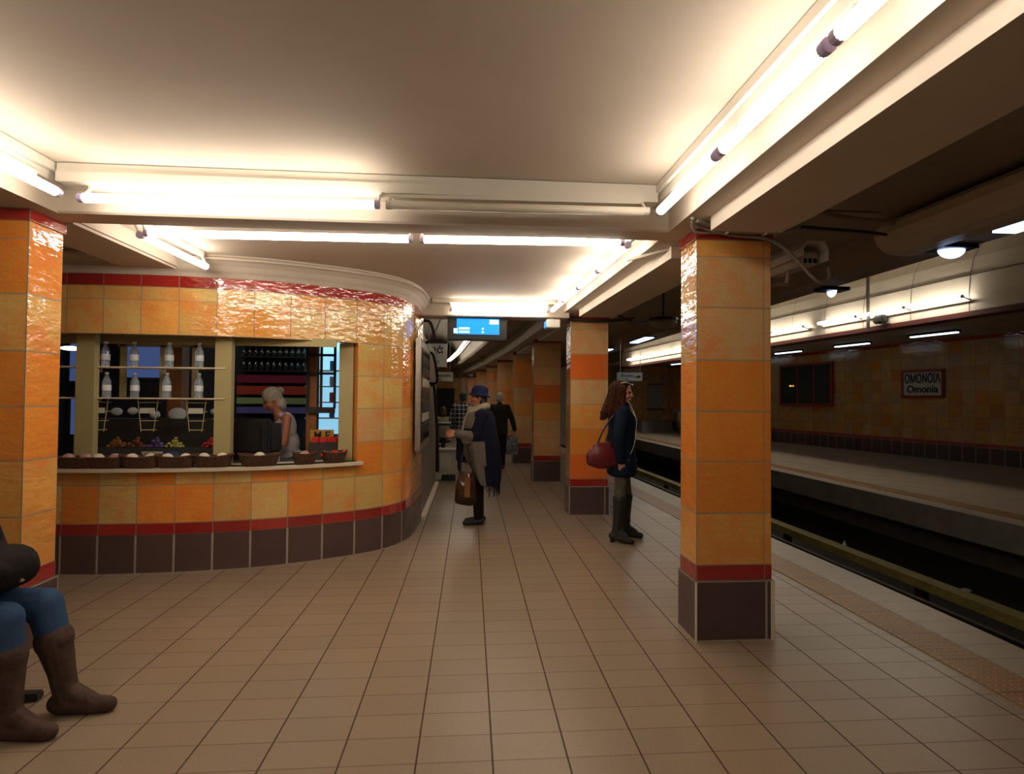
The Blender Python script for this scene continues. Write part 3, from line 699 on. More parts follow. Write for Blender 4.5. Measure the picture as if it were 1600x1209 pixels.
for i, (u, v, r) in enumerate(((183, 643, .055), (208, 642, .05), (243, 648, .05), (278, 647, .09), (336, 643, .045), (337, 657, .04))):
    x = PX(u, 622, 5.9).x; z = PX(u, v, 5.9).z
    tag(obj('pale_bundle', ell(B(), (x, 5.9, z), (r, .04, r*.75), seg=14), 'capw', None, True), 'pale round bundle on the dark rear shelf, number %s from the left' % ordn[i], 'bundle', 'pale bundles on the rear shelf')
bm = box(B(), -3.9, -2.3, 5.86, 6.0, 1.13, 1.34); tag(obj('rear_shelf', bm, 'soil'), 'dark rear shelf carrying pale round bundles', 'shelf')
# baskets along the sill
random.seed(5)
bas = [(120, .17), (167, .16), (222, .17), (280, .17), (335, .17), (405, .18), (478, .11), (527, .12)]
for i, (u, hw) in enumerate(bas):
    x = PX(u, 622, 5.2).x
    for _ in range(3):
        s = acc[s_of(x, 5.2)]; p, n = at(s); x = PX(u, 622, p.y).x
    p, n = at(acc[s_of(x, p.y)]); ang = math.atan2(-n.x, n.y)+PI
    ang = math.atan2(n.x, -n.y)*1.0
    q = p+n*-.02
    t = thing('wicker_basket', '%s dark wicker basket from the left along the kiosk sill' % ordn[i], 'basket', (q.x, q.y, .931), ang, 'wicker baskets on the kiosk sill')
    bm = B()
    prf = [(.001, .004), (.8, .0), (1.0, .085), (1.03, .09), (.97, .088), (.78, .012), (.001, .012)]
    rings = [[bm.verts.new((hw*r*math.copysign(abs(math.cos(2*PI*k/24))**.7, math.cos(2*PI*k/24)), .085*r*math.copysign(abs(math.sin(2*PI*k/24))**.7, math.sin(2*PI*k/24)), z+(.02*abs(math.cos(2*PI*k/24)) if z > .05 and i > 1 else 0))) for k in range(24)] for r, z in prf]
    for a, b in zip(rings, rings[1:]):
        for k in range(24): bm.faces.new((a[k], a[(k+1) % 24], b[(k+1) % 24], b[k]))
    obj('woven_body', bm, 'wicker', t, True)
    bm = tube(B(), [(hw*1.0*math.copysign(abs(math.cos(a))**.7, math.cos(a)), .085*math.copysign(abs(math.sin(a))**.7, math.sin(a)), .095+(.02*abs(math.cos(a)) if i > 1 else 0)) for a in lin(0, 2*PI, 24)], .008, 6, caps=False)
    obj('rim', bm, 'wicker', t, True)
    its = {0: ['soap', 'soap'], 1: ['white', 'soap'], 2: ['white', 'white'], 3: ['white', 'white'], 4: ['white', 'white'], 5: ['white'], 6: ['pink'], 7: ['redpack', 'redpack', 'redpack']}[i]
    for j, kx in enumerate(its):
        ox = (j-(len(its)-1)/2)*hw*.9; pos_ = Matrix.Rotation(ang, 3, 'Z') @ Vector((ox, 0, 0))
        if kx == 'redpack':
            M.setdefault('redpack', mat('red_wrapper', (.7, .05, .03), .35)); bm = bevel(box(B(), -.03, .03, -.02, .02, 0, .06, .4*j), .008)
            o = obj('wrapped_packet', bm, 'redpack'); o.rotation_euler = (.3*j-.3, .5-.4*j, ang); o.location = (q.x+pos_.x, q.y+pos_.y, .99)
            tag(o, '%s red wrapped packet in the basket at the right end of the sill' % ['left', 'middle', 'right'][j], 'packet', 'red packets in the end basket')
        else:
            M.setdefault('pinkball', mat('pink_soap', (.45, .25, .25), .5)); bm = ell(B(), (0, 0, 0), (.05, .045, .042), (random.random(), 0, 0), 14)
            o = obj('soap_ball', bm, 'white_board' if kx == 'white' else 'pinkball', None, True); o.location = (q.x+pos_.x, q.y+pos_.y, .931+.012+.073)
            tag(o, '%s rounded %s soap in the %s basket from the left' % (['left', 'right'][j] if len(its) > 1 else 'single', 'white' if kx == 'white' else 'dull pink', ordn[i]), 'soap', 'soaps in the sill baskets')
            obj_ = o
# register
t = thing('cash_register', 'black cash register screen with its back to the kiosk window', 'cash register', (-2.13, 5.75, .93))
obj('monitor_back', bevel(box(B(), -.22, .13, -.05, .05, .04, .42), .02), 'black', t); obj('vent_panel', bevel(box(B(), -.17, .05, -.075, -.05, .09, .36), .01), 'darkmetal', t)
obj('side_screen', bevel(box(B(), .14, .22, -.03, .05, .1, .38), .01), 'black', t); obj('stand', bevel(box(B(), -.1, .1, -.06, .08, 0, .05), .01), 'black', t)
tag(obj('service_counter', box(B(), -2.45, -1.4, 5.62, 6.0, .88, .929), 'soil'), 'dark inner worktop under the cash register', 'counter')
bm = box(B(), -.08, .08, -.06, .06, 0, .05); o = obj('paper_stack', bevel(bm, .005), 'capw'); o.location = (-1.98, 5.5+.16, .93); tag(o, 'pale papers beside the cash register', 'papers')
# rear wall shelves: bottles + coloured bins
def X7(u, y=7.3): return PX(u, 622, y).x
t = thing('rear_rack', 'tall dark rack of bottles and coloured shelves behind the shopkeeper', 'rack', (X7(425), 7.35, 0))
hw = (X7(478)-X7(368))/2
obj('back_panel', box(B(), -hw, hw, .15, .17, .5, 2.45), 'inner', t)
for z in (2.27, 2.09, 1.91): obj('shelf', box(B(), -hw, hw, -.05, .15, z-.012, z), 'soil', t)
for z0, z1, c, nm in ((1.75, 1.85, (.30, .02, .06), 'magenta'), (1.60, 1.71, (.62, .07, .04), 'red'), (1.48, 1.56, (.42, .58, .22), 'light green'), (1.36, 1.44, (.20, .18, .52), 'lilac')):
    o = obj('shelf_front', box(B(), -hw, hw, -.05, .15, z0, z1), mat('front_'+nm.replace(' ', '_'), c, .5), t); o['label'] = nm+' shelf front'
btl = None
for r, z in enumerate((2.27, 2.09, 1.91)):
    for k in range(11):
        x = X7(425)-hw+.06+k*(2*hw-.12)/10
        if btl is None:
            btl = obj('dark_bottle', lathe(B(), [(.001, 0), (.028, .0), (.03, .01), (.03, .08), (.012, .11), (.011, .14)], seg=10), 'darkglass', None, True)
            b_ = btl
        else: b_ = btl.copy(); COL.objects.link(b_)
        b_.location = (x, 7.36, z); tag(b_, 'small dark bottle on the %s shelf of the rear rack' % ['top', 'middle', 'lower'][r], 'bottle', 'dark bottles on the %s rear shelf' % ['top', 'middle', 'lower'][r])
# lit fridge with mullioned hanging window in front
M['fridge_light'] = mat('fridge_light', (.5, .75, .9), .4, emit=(.25, .55, .75), estr=.9); M['fridge_bright'] = mat('fridge_lamp', (.8, 1, 1), .4, emit=(.6, 1, .95), estr=2.2)
t = thing('drinks_fridge', 'glowing pale blue drinks fridge at the right of the kiosk interior', 'fridge', (-1.80, 7.2, 0))
obj('back_light', box(B(), -.27, .22, .1, .12, 1.1, 2.35), 'fridge_light', t); obj('lamp_head', box(B(), -.27, .2, -.05, .1, 2.3, 2.42), 'fridge_bright', t)
for z in (1.3, 1.5, 1.7, 1.9): obj('shelf', box(B(), -.27, .22, -.1, .1, z, z+.015), 'white_metal', t)
obj('cabinet', box(B(), -.3, .25, -.1, .15, .3, 1.1), 'soil', t); obj('side_wall', box(B(), .22, .26, -.1, .12, 1.1, 2.4), 'soil', t)
for k in range(8):
    z = (1.315, 1.515, 1.715, 1.915)[k % 4]; c = [(.5, .6, .7), (.1, .2, .5), (.6, .1, .08)][k % 3]
    o = obj('drink_can', lathe(B(), [(.001, 0), (.032, 0), (.034, .01), (.034, .11), (.03, .12)], seg=12), mat('can_%d' % k, c, .3), None, True); o.location = (-1.95+(k//4)*.2, 7.17, z)
    tag(o, ('blue-grey', 'navy', 'red')[k % 3]+' can in the glowing fridge, '+('left' if k < 4 else 'right')+' side of shelf '+('one', 'two', 'three', 'four')[k % 4], 'can', 'cans in the fridge')
t = thing('hanging_window_frame', 'dark framed six-pane window inside the kiosk in front of the fridge', 'window frame', (-1.62, 6.15, 1.45))
bm = B(); W_, H_ = .29, .72
for x in (-.145, 0, .145): box(bm, x-.012, x+.012, -.012, .012, 0, H_)
for z in (0, .38, .58, H_-.02): box(bm, -.15, .15, -.012, .012, z-.012 if z else -.05, z+.014)
obj('frame', bm, 'soil', t)
t = thing('letter_sign', 'yellow board reading ME inside the kiosk window', 'sign', (-1.55, 5.95, 1.17))
M['yellow'] = mat('yellow_board', (.50, .27, .03), .5); obj('board', box(B(), -.12, .12, -.006, .006, -.06, .06), 'yellow', t); text('lettering', 'M E', .11, (0, -.008, 0), (PI/2, 0, 0), 'signtxt', t)
tag(obj('side_table', box(B(), -1.66, -1.28, 5.86, 6.15, 0, 1.10), 'soil'), 'dark side table carrying red packets and the yellow board', 'table')
for k in range(4):
    M.setdefault('redpack2', mat('red_box', (.62, .04, .03), .4)); o = obj('red_box', bevel(box(B(), -.035, .035, -.03, .03, 0, .06), .006), 'redpack2'); o.location = (-1.6+k*.075, 5.89, 1.10-.0); o.location.z = 1.101
    o.rotation_euler = (0, 0, .3*k); tag(o, ordn[k]+' small red box from the left below the yellow board', 'box', 'red boxes below the yellow board')
# glowing ovals on cords inside
for i, (x, y, z) in enumerate(((PX(110, 622, 6.2).x, 6.2, 2.07), (PX(200, 622, 6.6).x, 6.6, 2.2))):
    t = thing('glowing_oval', ['glowing oval on a cord at the left end of the kiosk', 'second glowing oval on a cord deeper in the kiosk'][i], 'lamp', (x, y, z), 0, 'glowing ovals in the kiosk')
    obj('diffuser', ell(B(), (0, 0, 0), (.1, .1, .022)), mat('oval_glow_%d' % i, (1, 1, 1), .5, emit=(1, .95, .85), estr=5), t, True); obj('cord', tube(B(), [(0, 0, .02), (0, 0, 2.6-z)], .006, 6), 'black', t)
for i, (u, v, w2, h2) in enumerate(((105, 560, 22, 70), (210, 560, 60, 60), (105, 650, 16, 60))):
    x = PX(u, 622, 7.4).x; z = PX(u, v, 7.4).z; ww, hh = w2/862*3.7, h2/862*3.7
    M.setdefault('bluewin', mat('blue_lit_window', (.1, .15, .4), .3, emit=(.10, .16, .40), estr=.35))
    t = thing('rear_window', ['tall dim blue window at the left end of the kiosk', 'dim blue window behind the bottle shelves', 'low dim blue window at the left end of the kiosk'][i], 'window', (x, 7.54, z), 0, 'dim blue rear windows of the kiosk')
    obj('pane', box(B(), -ww, ww, 0, .01, -hh, hh), 'bluewin', t); bm = B()
    for sxx in (-ww, ww): box(bm, sxx-.02, sxx+.02, -.02, .01, -hh, hh)
    box(bm, -ww, ww, -.02, .01, -hh-.02, -hh+.02); box(bm, -ww, ww, -.02, .01, hh-.02, hh+.02); obj('frame', bm, 'soil', t)

# ------------------------------------------------------------ side wall beyond the kiosk, posters, handrail
bm = box(B(), -.80, -.62, 7.2, 10.2, 0, 2.4); struct('wall_stair_side', bm, 'wallpanel')
bm = box(B(), -.80, -.64, 7.0, 7.75, 2.4, 3.0); struct('wall_stair_upper', bm, 'ceil')
bm = box(B(), -.62, -.56, 7.2, 10.2, 0, .05); struct('baseboard_stair', bm, 'white_board')
t = thing('poster_case', 'steel framed display case on the side wall past the kiosk corner', 'display case', (-.60, 7.12, .95))
obj('frame', bevel(box(B(), -.03, .03, -.72, .72, 0, 1.32), .012), 'steel', t)
obj('glass_panel', box(B(), .028, .036, -.62, .62, .1, 1.22), 'darkglass', t)
for k in range(7): obj('leaflet_row', box(B(), .036, .040, -.55, .5, .2+k*.14, .3+k*.14), 'conduit' if k % 3 == 1 else 'darkmetal', t)
for pts_, l in (([(-.64, 7.5, 2.62), (-.55, 7.6, 2.60), (-.50, 7.62, 2.38), (-.62, 7.62, 2.33)], 'upper black bent grab rail on the side wall past the kiosk'), ([(-.64, 8.3, 2.25), (-.55, 8.3, 2.2), (-.50, 8.4, 1.83), (-.62, 8.45, 1.8)], 'second black bent grab rail lower on the side wall'), ([(-.60, 8.5, 1.76), (-.55, 8.6, 1.68), (-.55, 9.8, .40), (-.6, 9.9, .3)], 'long black handrail sloping down the side wall past the kiosk')):
    tag(obj('handrail', tube(B(), catmull3(pts_), .021, 10), 'black', None, True), l, 'handrail')

# ------------------------------------------------------------ screen, signs, dome
t = thing('departure_screen', 'blue departure screen hanging under the far cross beam', 'screen', (.085, 7.35, 2.49))
obj('casing', bevel(box(B(), -.39, .39, -.09, .06, -.15, .15), .012), 'black', t)
obj('display', box(B(), -.27, .29, -.098, -.089, -.075, .13), 'screen', t); obj('status_tile', box(B(), -.31, -.255, -.102, -.089, -.065, .0), 'screenw', t)
bm = B()
for k, z in enumerate((-.0, -.045)): box(bm, -.24, -.10, -.103, -.097, z-.014, z+.014); box(bm, .06, .085, -.103, -.097, z-.012, z+.012)
box(bm, .16, .28, -.103, -.097, .06, .12); obj('rows_of_text', bm, 'screenw', t)
for x in (-.2, .2): obj('hanger', tube(B(), [(x, 0, .14), (x, 0, .155)], .015, 8), 'black', t)
t = thing('track_monitor', 'small white monitor box under the far cross beam near the second pillar', 'monitor', (1.08, 7.25, 2.57)); obj('casing', bevel(box(B(), -.09, .09, -.1, .1, -.06, .05), .01), 'white_metal', t); obj('screen', box(B(), -.098, -.088, -.085, .085, -.05, .03), 'blue_lamp' if False else 'screen', t)
obj('bracket', tube(B(), [(0, 0, .05), (0, 0, .08)], .02, 8), 'white_metal', t)
t = thing('hanging_sign', 'large pale hanging sign ending in Greek letters, past the kiosk', 'sign', (-.88, 13, 2.58)); obj('board', box(B(), -.5, .33, 0, .06, -.28, .27), 'signw', t); obj('top_edge', box(B(), -.5, .33, -.01, .07, .27, .32), 'black', t)
text('lettering', 'ραιά', .24, (-.02, -.005, .12), (PI/2, 0, 0), 'signtxt', t); obj('lower_bar', box(B(), -.3, .15, -.006, .001, -.2, -.13), 'conduit', t)
obj('hanger', tube(B(), [(-.1, .03, .3), (-.1, .03, 1.8)], .01, 6), 'darkmetal', t)
t = thing('destination_sign', 'small white hanging sign with the Piraeus direction, low beyond the passage', 'sign', (-.64, 12.6, 2.06)); obj('board', box(B(), -.3, .24, 0, .05, -.1, .1), 'signw', t)
text('lettering', 'Πειραιάς', .10, (-.0, -.005, .03), (PI/2, 0, 0), 'signtxt', t); text('lettering', 'Piraeus', .06, (-.08, -.005, -.055), (PI/2, 0, 0), 'signtxt', t)
obj('hanger', tube(B(), [(.17, .02, .1), (.17, .02, 2.34)], .008, 6), 'steel', t)
t = thing('exit_sign', 'white hanging sign with a black arrow above the curly haired person', 'sign', (4.72, 16, 2.25)); obj('board', box(B(), -.4, .36, 0, .05, -.12, .12), 'signw', t)
text('lettering', 'Έξοδος', .11, (-.1, -.005, .03), (PI/2, 0, 0), 'signtxt', t); text('lettering', 'Exit', .06, (-.1, -.005, -.07), (PI/2, 0, 0), 'signtxt', t)
bm = box(B(), .13, .24, -.006, 0, -.014, .014); v = [bm.verts.new(p) for p in ((.22, -.006, -.06), (.32, -.006, 0), (.22, -.006, .06))]; bm.faces.new(v); obj('arrow', bm, 'signtxt', t)
for x in (-.3, .3): obj('hanger', tube(B(), [(x, .02, .12), (x, .02, 1.37)], .008, 6), 'steel', t)
# station name plate on opposite wall
mid = Vector((12.775, 14.68, 0)); rz = math.atan2(-d_.x, d_.y)   # wall direction
ang = math.atan2(d_.y, d_.x)-PI
t = thing('station_sign', 'framed white name plate reading OMONOIA on the opposite wall', 'sign', (mid.x-n_.x*.02, mid.y-n_.y*.02, 2.09), ang)
obj('board', box(B(), -.56, .56, -.02, .0, -.33, .33), 'signw', t); bm = B()
for a in ((-.62, -.55, -.4, .4), (.55, .62, -.4, .4)): box(bm, a[0], a[1], -.04, .0, a[2], a[3])
box(bm, -.62, .62, -.04, 0, .33, .4); box(bm, -.62, .62, -.04, 0, -.4, -.33); obj('frame', bm, 'red_paint', t)
text('lettering', 'ΟΜΟΝΟΙΑ', .36, (0, -.024, .13), (PI/2, 0, 0), 'signtxt', t, ext=.004, sx=.59); text('lettering', 'Omonia', .29, (0, -.024, -.16), (PI/2, 0, 0), 'signtxt', t, ext=.004, sx=.95)
# window box on opposite wall
a = Vector((12.2, 17.69, 0)); b = Vector((11.75, 20.09, 0)); c = (a+b)/2
t = thing('office_window', 'wide dark office window with brown frame on the opposite wall', 'window', (c.x-n_.x*.03, c.y-n_.y*.03, 1.42), ang)
hl = (b-a).length/2; bm = B(); box(bm, -hl, hl, -.05, 0, -.02, .06); box(bm, -hl, hl, -.05, 0, 1.42, 1.5)
for x in (-hl, hl-.08): box(bm, x, x+.08, -.05, 0, 0, 1.5)
for x in (-.35, .4): box(bm, x, x+.05, -.045, 0, 0, 1.5)
obj('frame', bm, 'red_paint', t); obj('pane', box(B(), -hl+.05, hl-.05, -.02, 0, .04, 1.45), mat('greenish_glass', (.03, .045, .04), .1, spec=.8), t)
bm = B(); 
for x in (-.72, -.66, -.56): box(bm, x, x+.045, -.03, -.02, .68, .73)
obj('amber_digits', bm, mat('amber_led', (.6, .3, .05), .5, emit=(1, .5, .08), estr=1.2), t)
t = thing('notice_board', 'pale upright notice board on the end wall across the tracks', 'board', (9.57, 27.95, 1.75)); obj('panel', box(B(), -.42, .42, -.03, 0, -.63, .6), mat('grey_board', (.30, .30, .27), .5), t); bm = B(); box(bm, -.46, .46, -.04, 0, .6, .65); box(bm, -.46, .46, -.04, 0, -.68, -.63); obj('frame', bm, 'darkmetal', t)
t = thing('kiosk_counter', 'low grey slab bench near the end wall across the tracks', 'bench', (8.9, 26, .0)); obj('body', bevel(box(B(), -.75, .75, -.3, .3, 0, .55), .02), 'conc', t)
t = thing('litter_bin', 'slim grey litter bin beside the end wall across the tracks', 'bin', (10.1, 26, 0)); obj('body', lathe(B(), [(.001, .02), (.16, .02), (.22, 1.0), (.20, 1.0), (.15, .1)], seg=16), 'steel', t, True); obj('rim', tube(B(), [(.22*math.cos(a), .22*math.sin(a), 1.0) for a in lin(0, 2*PI, 20)], .015, 6, caps=False), 'steel', t)
# dark spotlight on vault
t = thing('small_speaker', 'small black speaker on the red edge below the vault', 'speaker', (FX-.1+fpx(10.7), 10.7, 3.18)); obj('body', bevel(box(B(), -.08, .08, -.14, .14, 0, .17), .03), 'black', t); obj('bracket', tube(B(), [(0, -.1, -.0), (0, -.25, -.05)], .02, 6), 'black', t)
for i, (x, y) in enumerate(((8.35, 11.0),)):
    tag(obj('vertical_conduit', tube(B(), [(x, y, 3.1), (x, y, 4.44)], .03, 8), 'soil'), 'dark vertical pipe in front of the lit vault', 'pipe')
# dome lamp
t = thing('dome_lamp', 'unlit pale oval bulkhead lamp beneath the dark track ceiling', 'lamp', (3.18, 8.9, 2.86)); bm = ell(B(), (0, 0, 0), (.22, .2, .10)); obj('cover', bm, 'conduit', t, True); obj('rim', lathe(B(), [(.2, .02), (.235, .03), (.235, .06), (.2, .07)], seg=20), 'darkmetal', t); obj('stem', tube(B(), [(0, 0, .05), (0, 0, .77)], .015, 8), 'darkmetal', t)
# far hall clutter: camera domes on pillars
for i, (x, y, z) in enumerate(((.42, 18.9, 2.95), (.0, 24.5, 2.6))):
    t = thing('dome_camera', ['small round camera on the sixth pillar of the row', 'tiny round camera far along the pillar row'][i], 'camera', (x, y, z), 0, 'round cameras on the far pillars'); obj('ball', ell(B(), (0, 0, 0), (.13, .13, .13)), 'steel', t, True); obj('arm', tube(B(), [(0, 0, 0), (.25, .1, -.05)], .04, 8), 'black', t)
t = thing('shutter', 'dark roller shutter set into the far wall below the small sign', 'shutter', (-1.6, 29.9, 0)); obj('curtain', box(B(), -.75, .75, 0, .06, 0, 2.1), 'darkmetal', t)
bm = B()
for k in range(14): box(bm, -.75, .75, -.015, 0, .05+k*.15, .15+k*.15)
obj('slat_rows', bm, 'soil', t)

# ------------------------------------------------------------ cables and camera housing near the first pillar
def cable(pts, r, label, m_='conduit'): tag(obj('cable', tube(B(), catmull3(pts), r, 8), m_, None, True), label, 'cable')
cable([(1.40, 3.34, 2.70), (1.52, 3.40, 2.70), (1.62, 3.45, 2.685), (1.8, 3.47, 2.68), (2.0, 3.47, 2.685), (2.12, 3.47, 2.70), (2.2, 3.5, 2.78)], .016, 'thick grey cable bundle crossing above the nearest pillar cap')
cable([(1.36, 3.30, 2.70), (1.46, 3.42, 2.69), (1.7, 3.5, 2.665), (1.9, 3.505, 2.655), (2.02, 3.5, 2.62), (2.14, 3.5, 2.53), (2.26, 3.5, 2.41), (2.34, 3.52, 2.37), (2.41, 3.54, 2.40), (2.42, 3.56, 2.48)], .011, 'grey cable looping down from the pillar cap to the camera housing')
cable([(1.38, 3.36, 2.70), (1.44, 3.44, 2.66), (1.6, 3.5, 2.675), (1.75, 3.5, 2.67)], .008, 'thin grey cable tucked under the bundle at the pillar cap')
for x in (1.66, 1.92): tag(obj('cable_clip', bevel(box(B(), x-.006, x+.006, 3.44, 3.5, 2.66, 2.725), .002), 'white_metal'), ('left' if x < 1.8 else 'right')+' pale clip holding the cable bundle above the pillar', 'clip', 'clips on the cable bundle')
cable([(2.1, 4.2, 3.5), (2.5, 4.4, 3.46), (3.0, 4.8, 3.42), (3.6, 5.2, 3.42), (4.3, 5.3, 3.40)], .03, 'dark thick cable sagging across the track ceiling', 'ceil2')
cable([(2.05, 3.9, 2.85), (2.6, 4.3, 3.0), (3.3, 4.8, 3.15), (4.0, 5.3, 3.3), (4.42, 5.55, 3.36)], .016, 'thin dark cable running from the pillar to the grey duct', 'soil')
cable([(1.9, 7.3, 2.75), (2.4, 7.8, 2.68), (2.9, 8.6, 2.85), (3.18, 8.9, 2.92)], .018, 'dark cable drooping towards the unlit oval lamp', 'soil')
cable([(1.1, 7.2, 2.67), (1.5, 7.35, 2.645), (1.9, 7.4, 2.65), (2.3, 7.6, 2.72)], .02, 'dark cable bundle over the cap of the second pillar', 'soil')
t = thing('cctv_camera', 'beige box camera housing with hood on an arm beside the nearest pillar', 'camera', (2.35, 3.78, 2.575), .0)
hd = B()
box(hd, -.07, .07, -.16, .42, -.06, .05); bevel(hd, .012); 
R1 = Matrix.Rotation(.04, 4, 'X'); RZ = Matrix.Rotation(-.05, 4, 'Z')
hd.transform(RZ @ R1); obj('housing', hd, 'camcase', t); t.scale = (.86, .86, .86)
hd = B()
pr = [(-.105, -.0), (-.105, .06), (-.07, .115), (.07, .115), (.105, .06), (.105, -.04), (.095, -.04), (.095, .055), (.063, .105), (-.063, .105), (-.095, .055), (-.095, -.0)]
sweep(hd, pr, [-.24, .40]); hd.transform(RZ @ R1); obj('hood', hd, 'white_metal', t)
for k in (-1, 0, 1):
    hd = bevel(box(B(), k*.04-.014, k*.04+.014, -.166, -.158, -.045, -.008), .003); hd.transform(RZ @ R1); obj('lens', hd, 'black', t)
obj('bracket', tube(B(), [(-.02, .12, -.05), (-.05, .10, -.17), (-.38, .02, -.21)], .018, 8), 'camcase', t)
obj('wall_plate', box(B(), -.405, -.39, -.05, .09, -.27, -.15), 'camcase', t)
# wire tags on small step
tag(obj('pipe_stub', tube(B(), [(1.26, 4.35, 2.70), (1.5, 3.95, 2.70), (1.62, 3.84, 2.68)], .014, 8), 'conduit'), 'short grey pipe entering the nearest pillar from behind', 'pipe')

# ------------------------------------------------------------ people
SK = mat('skin', (.48, .24, .16), .5, noise=.05, nscale=30)
SK2 = mat('ruddy_skin', (.46, .17, .10), .5)
def cloth(name, c, r=.85, b=.25, bs=60, noise=.12): return mat(name, c, r, spec=.2, bump=b, bscale=bs, noise=noise, nscale=12)
NAVY = cloth('navy_wool', (.005, .011, .026)); DNAVY = cloth('navy_cape', (.006, .007, .020)); GREYW = cloth('grey_wool', (.13, .112, .092)); CREAM = cloth('cream_scarf', (.36, .31, .22))
DARK = cloth('dark_cloth', (.015, .012, .013)); JEAN = cloth('blue_denim', (.035, .075, .16), b=.4, bs=200); BOOT = mat('brown_suede', (.058, .030, .021), .8, noise=.35, nscale=14, bump=.8, bscale=24)
GBOOT = mat('grey_boot', (.022, .020, .017), .55); LEG = cloth('grey_leggings', (.095, .086, .064)); WHT = cloth('white_vest', (.55, .5, .48)); HAIRB = mat('blond_grey_hair', (.45, .38, .30), .6, noise=.3, nscale=40, bump=.5, bscale=60)
HAIRC = mat('auburn_hair', (.050, .015, .006), .6, spec=.15, noise=.6, nscale=30); HAIRD = mat('dark_hair', (.02, .012, .01), .5); BURG = mat('burgundy_leather', (.13, .012, .016), .4, noise=.15, nscale=6, bump=.15, bscale=20); HATM = cloth('blue_felt', (.009, .014, .055))
EYE = mat('eye_dark', (.02, .015, .015), .2); LIP = mat('lips', (.38, .09, .08), .45); WHITEP = mat('white_cord', (.7, .7, .7), .5)
V = Vector
def head(bm, c, R, s=1):
    def q(x, y, z): return c+R @ V((x*s, y*s, z*s))
    rot = R.to_euler()
    ell(bm, q(0, -.012, .035), (.073*s, .092*s, .088*s), rot); ell(bm, q(0, .022, -.035), (.058*s, .066*s, .078*s), rot)
    ell(bm, q(0, .062, -.085), (.024*s, .022*s, .018*s), rot, 10); cap(bm, q(0, .086, .012), .009*s, q(0, .104, -.024), .013*s)
    for k in (-1, 1):
        ell(bm, q(k*.074, -.012, -.01), (.009*s, .02*s, .03*s), rot, 10); cap(bm, q(k*.014, .082, .026), .010*s, q(k*.045, .068, .026), .010*s)
        ell(bm, q(k*.036, .058, -.032), (.024*s, .024*s, .022*s), rot, 10)
    ell(bm, q(0, .082, -.058), (.022*s, .013*s, .012*s), rot, 10)
def face_parts(par, c, R, s=1):
    for k in (-1, 1): obj('eye', ell(B(), c+R @ V((k*.030*s, .080*s, .008*s)), (.012*s, .008*s, .008*s), R.to_euler(), 10), EYE, par, True)
    obj('mouth', ell(B(), c+R @ V((0, .092*s, -.058*s)), (.021*s, .007*s, .009*s), R.to_euler(), 10), LIP, par, True)
def hand(bm, w, d, n, side, s=1, curl=.5):
    """w wrist, d pointing direction, n palm-outward normal, side = direction of thumb"""
    d = d.normalized(); n = (n-d*n.dot(d)).normalized(); t = side-(d*side.dot(d))-(n*side.dot(n)); t.normalize()
    pc = w+d*.05*s
    for k in (-1.5, -.5, .5, 1.5): cap(bm, w+d*.01*s+t*k*.012*s, .013*s, w+d*.085*s+t*k*.02*s, .011*s, 8)
    for i, L in enumerate((.078, .088, .082, .062)):
        k = 1.5-i; a = w+d*.088*s+t*k*.020*s; dd = d; seg = L*s/3; p = a
        for j in range(3):
            an = curl*(.5+.5*j); dd = (Matrix.Rotation(0, 3, 'X') @ dd); dd = (dd*math.cos(an)+n*math.sin(an)).normalized(); q = p+dd*seg; cap(bm, p, (.0092-.0008*j)*s, q, (.0085-.0008*j)*s, 8); p = q
    a = w+d*.028*s+t*.026*s; dd = (d*.65+t*.7+n*.25).normalized(); cap(bm, a, .013*s, a+dd*.035*s, .011*s, 8); b = a+dd*.035*s; dd = (d*.85+t*.25+n*.35).normalized(); cap(bm, b, .0105*s, b+dd*.034*s, .009*s, 8)
def limb(bm, P, rs, add=0):
    for (a, ra), (b, rb) in zip(zip(P, rs), list(zip(P, rs))[1:]): cap(bm, a, ra+add, b, rb+add)
def joints(s=1, lean=0, arms=None, legs=None, hip=.92, wide=1, bend=0):
    J = {}
    J['pel'] = V((0, 0, hip))*s; up = V((0, math.sin(lean), math.cos(lean)))
    J['waist'] = J['pel']+up*.17*s; J['chest'] = J['pel']+up*.36*s; J['neck'] = J['pel']+up*.54*s+V((0, bend*.3, 0)); J['head'] = J['neck']+V((0, math.sin(lean+bend), math.cos(lean+bend)))*.145*s+V((0, .015*s, 0))
    for k, n in ((-1, 'L'), (1, 'R')):
        J['sh'+n] = J['pel']+up*.475*s+V((k*.165*wide*s, 0, 0)); J['hp'+n] = J['pel']+V((k*.085*s, 0, -.02*s))
        a = (arms or {}).get(n, ((k*.05, .02, -.28), (k*.02, .05, -.25)))
        J['el'+n] = J['sh'+n]+V(a[0])*s; J['wr'+n] = J['el'+n]+V(a[1])*s
        l = (legs or {}).get(n, ((0, .01, -.42), (0, -.02, -.40)))
        J['kn'+n] = J['hp'+n]+V(l[0])*s; J['an'+n] = J['kn'+n]+V(l[1])*s
    return J
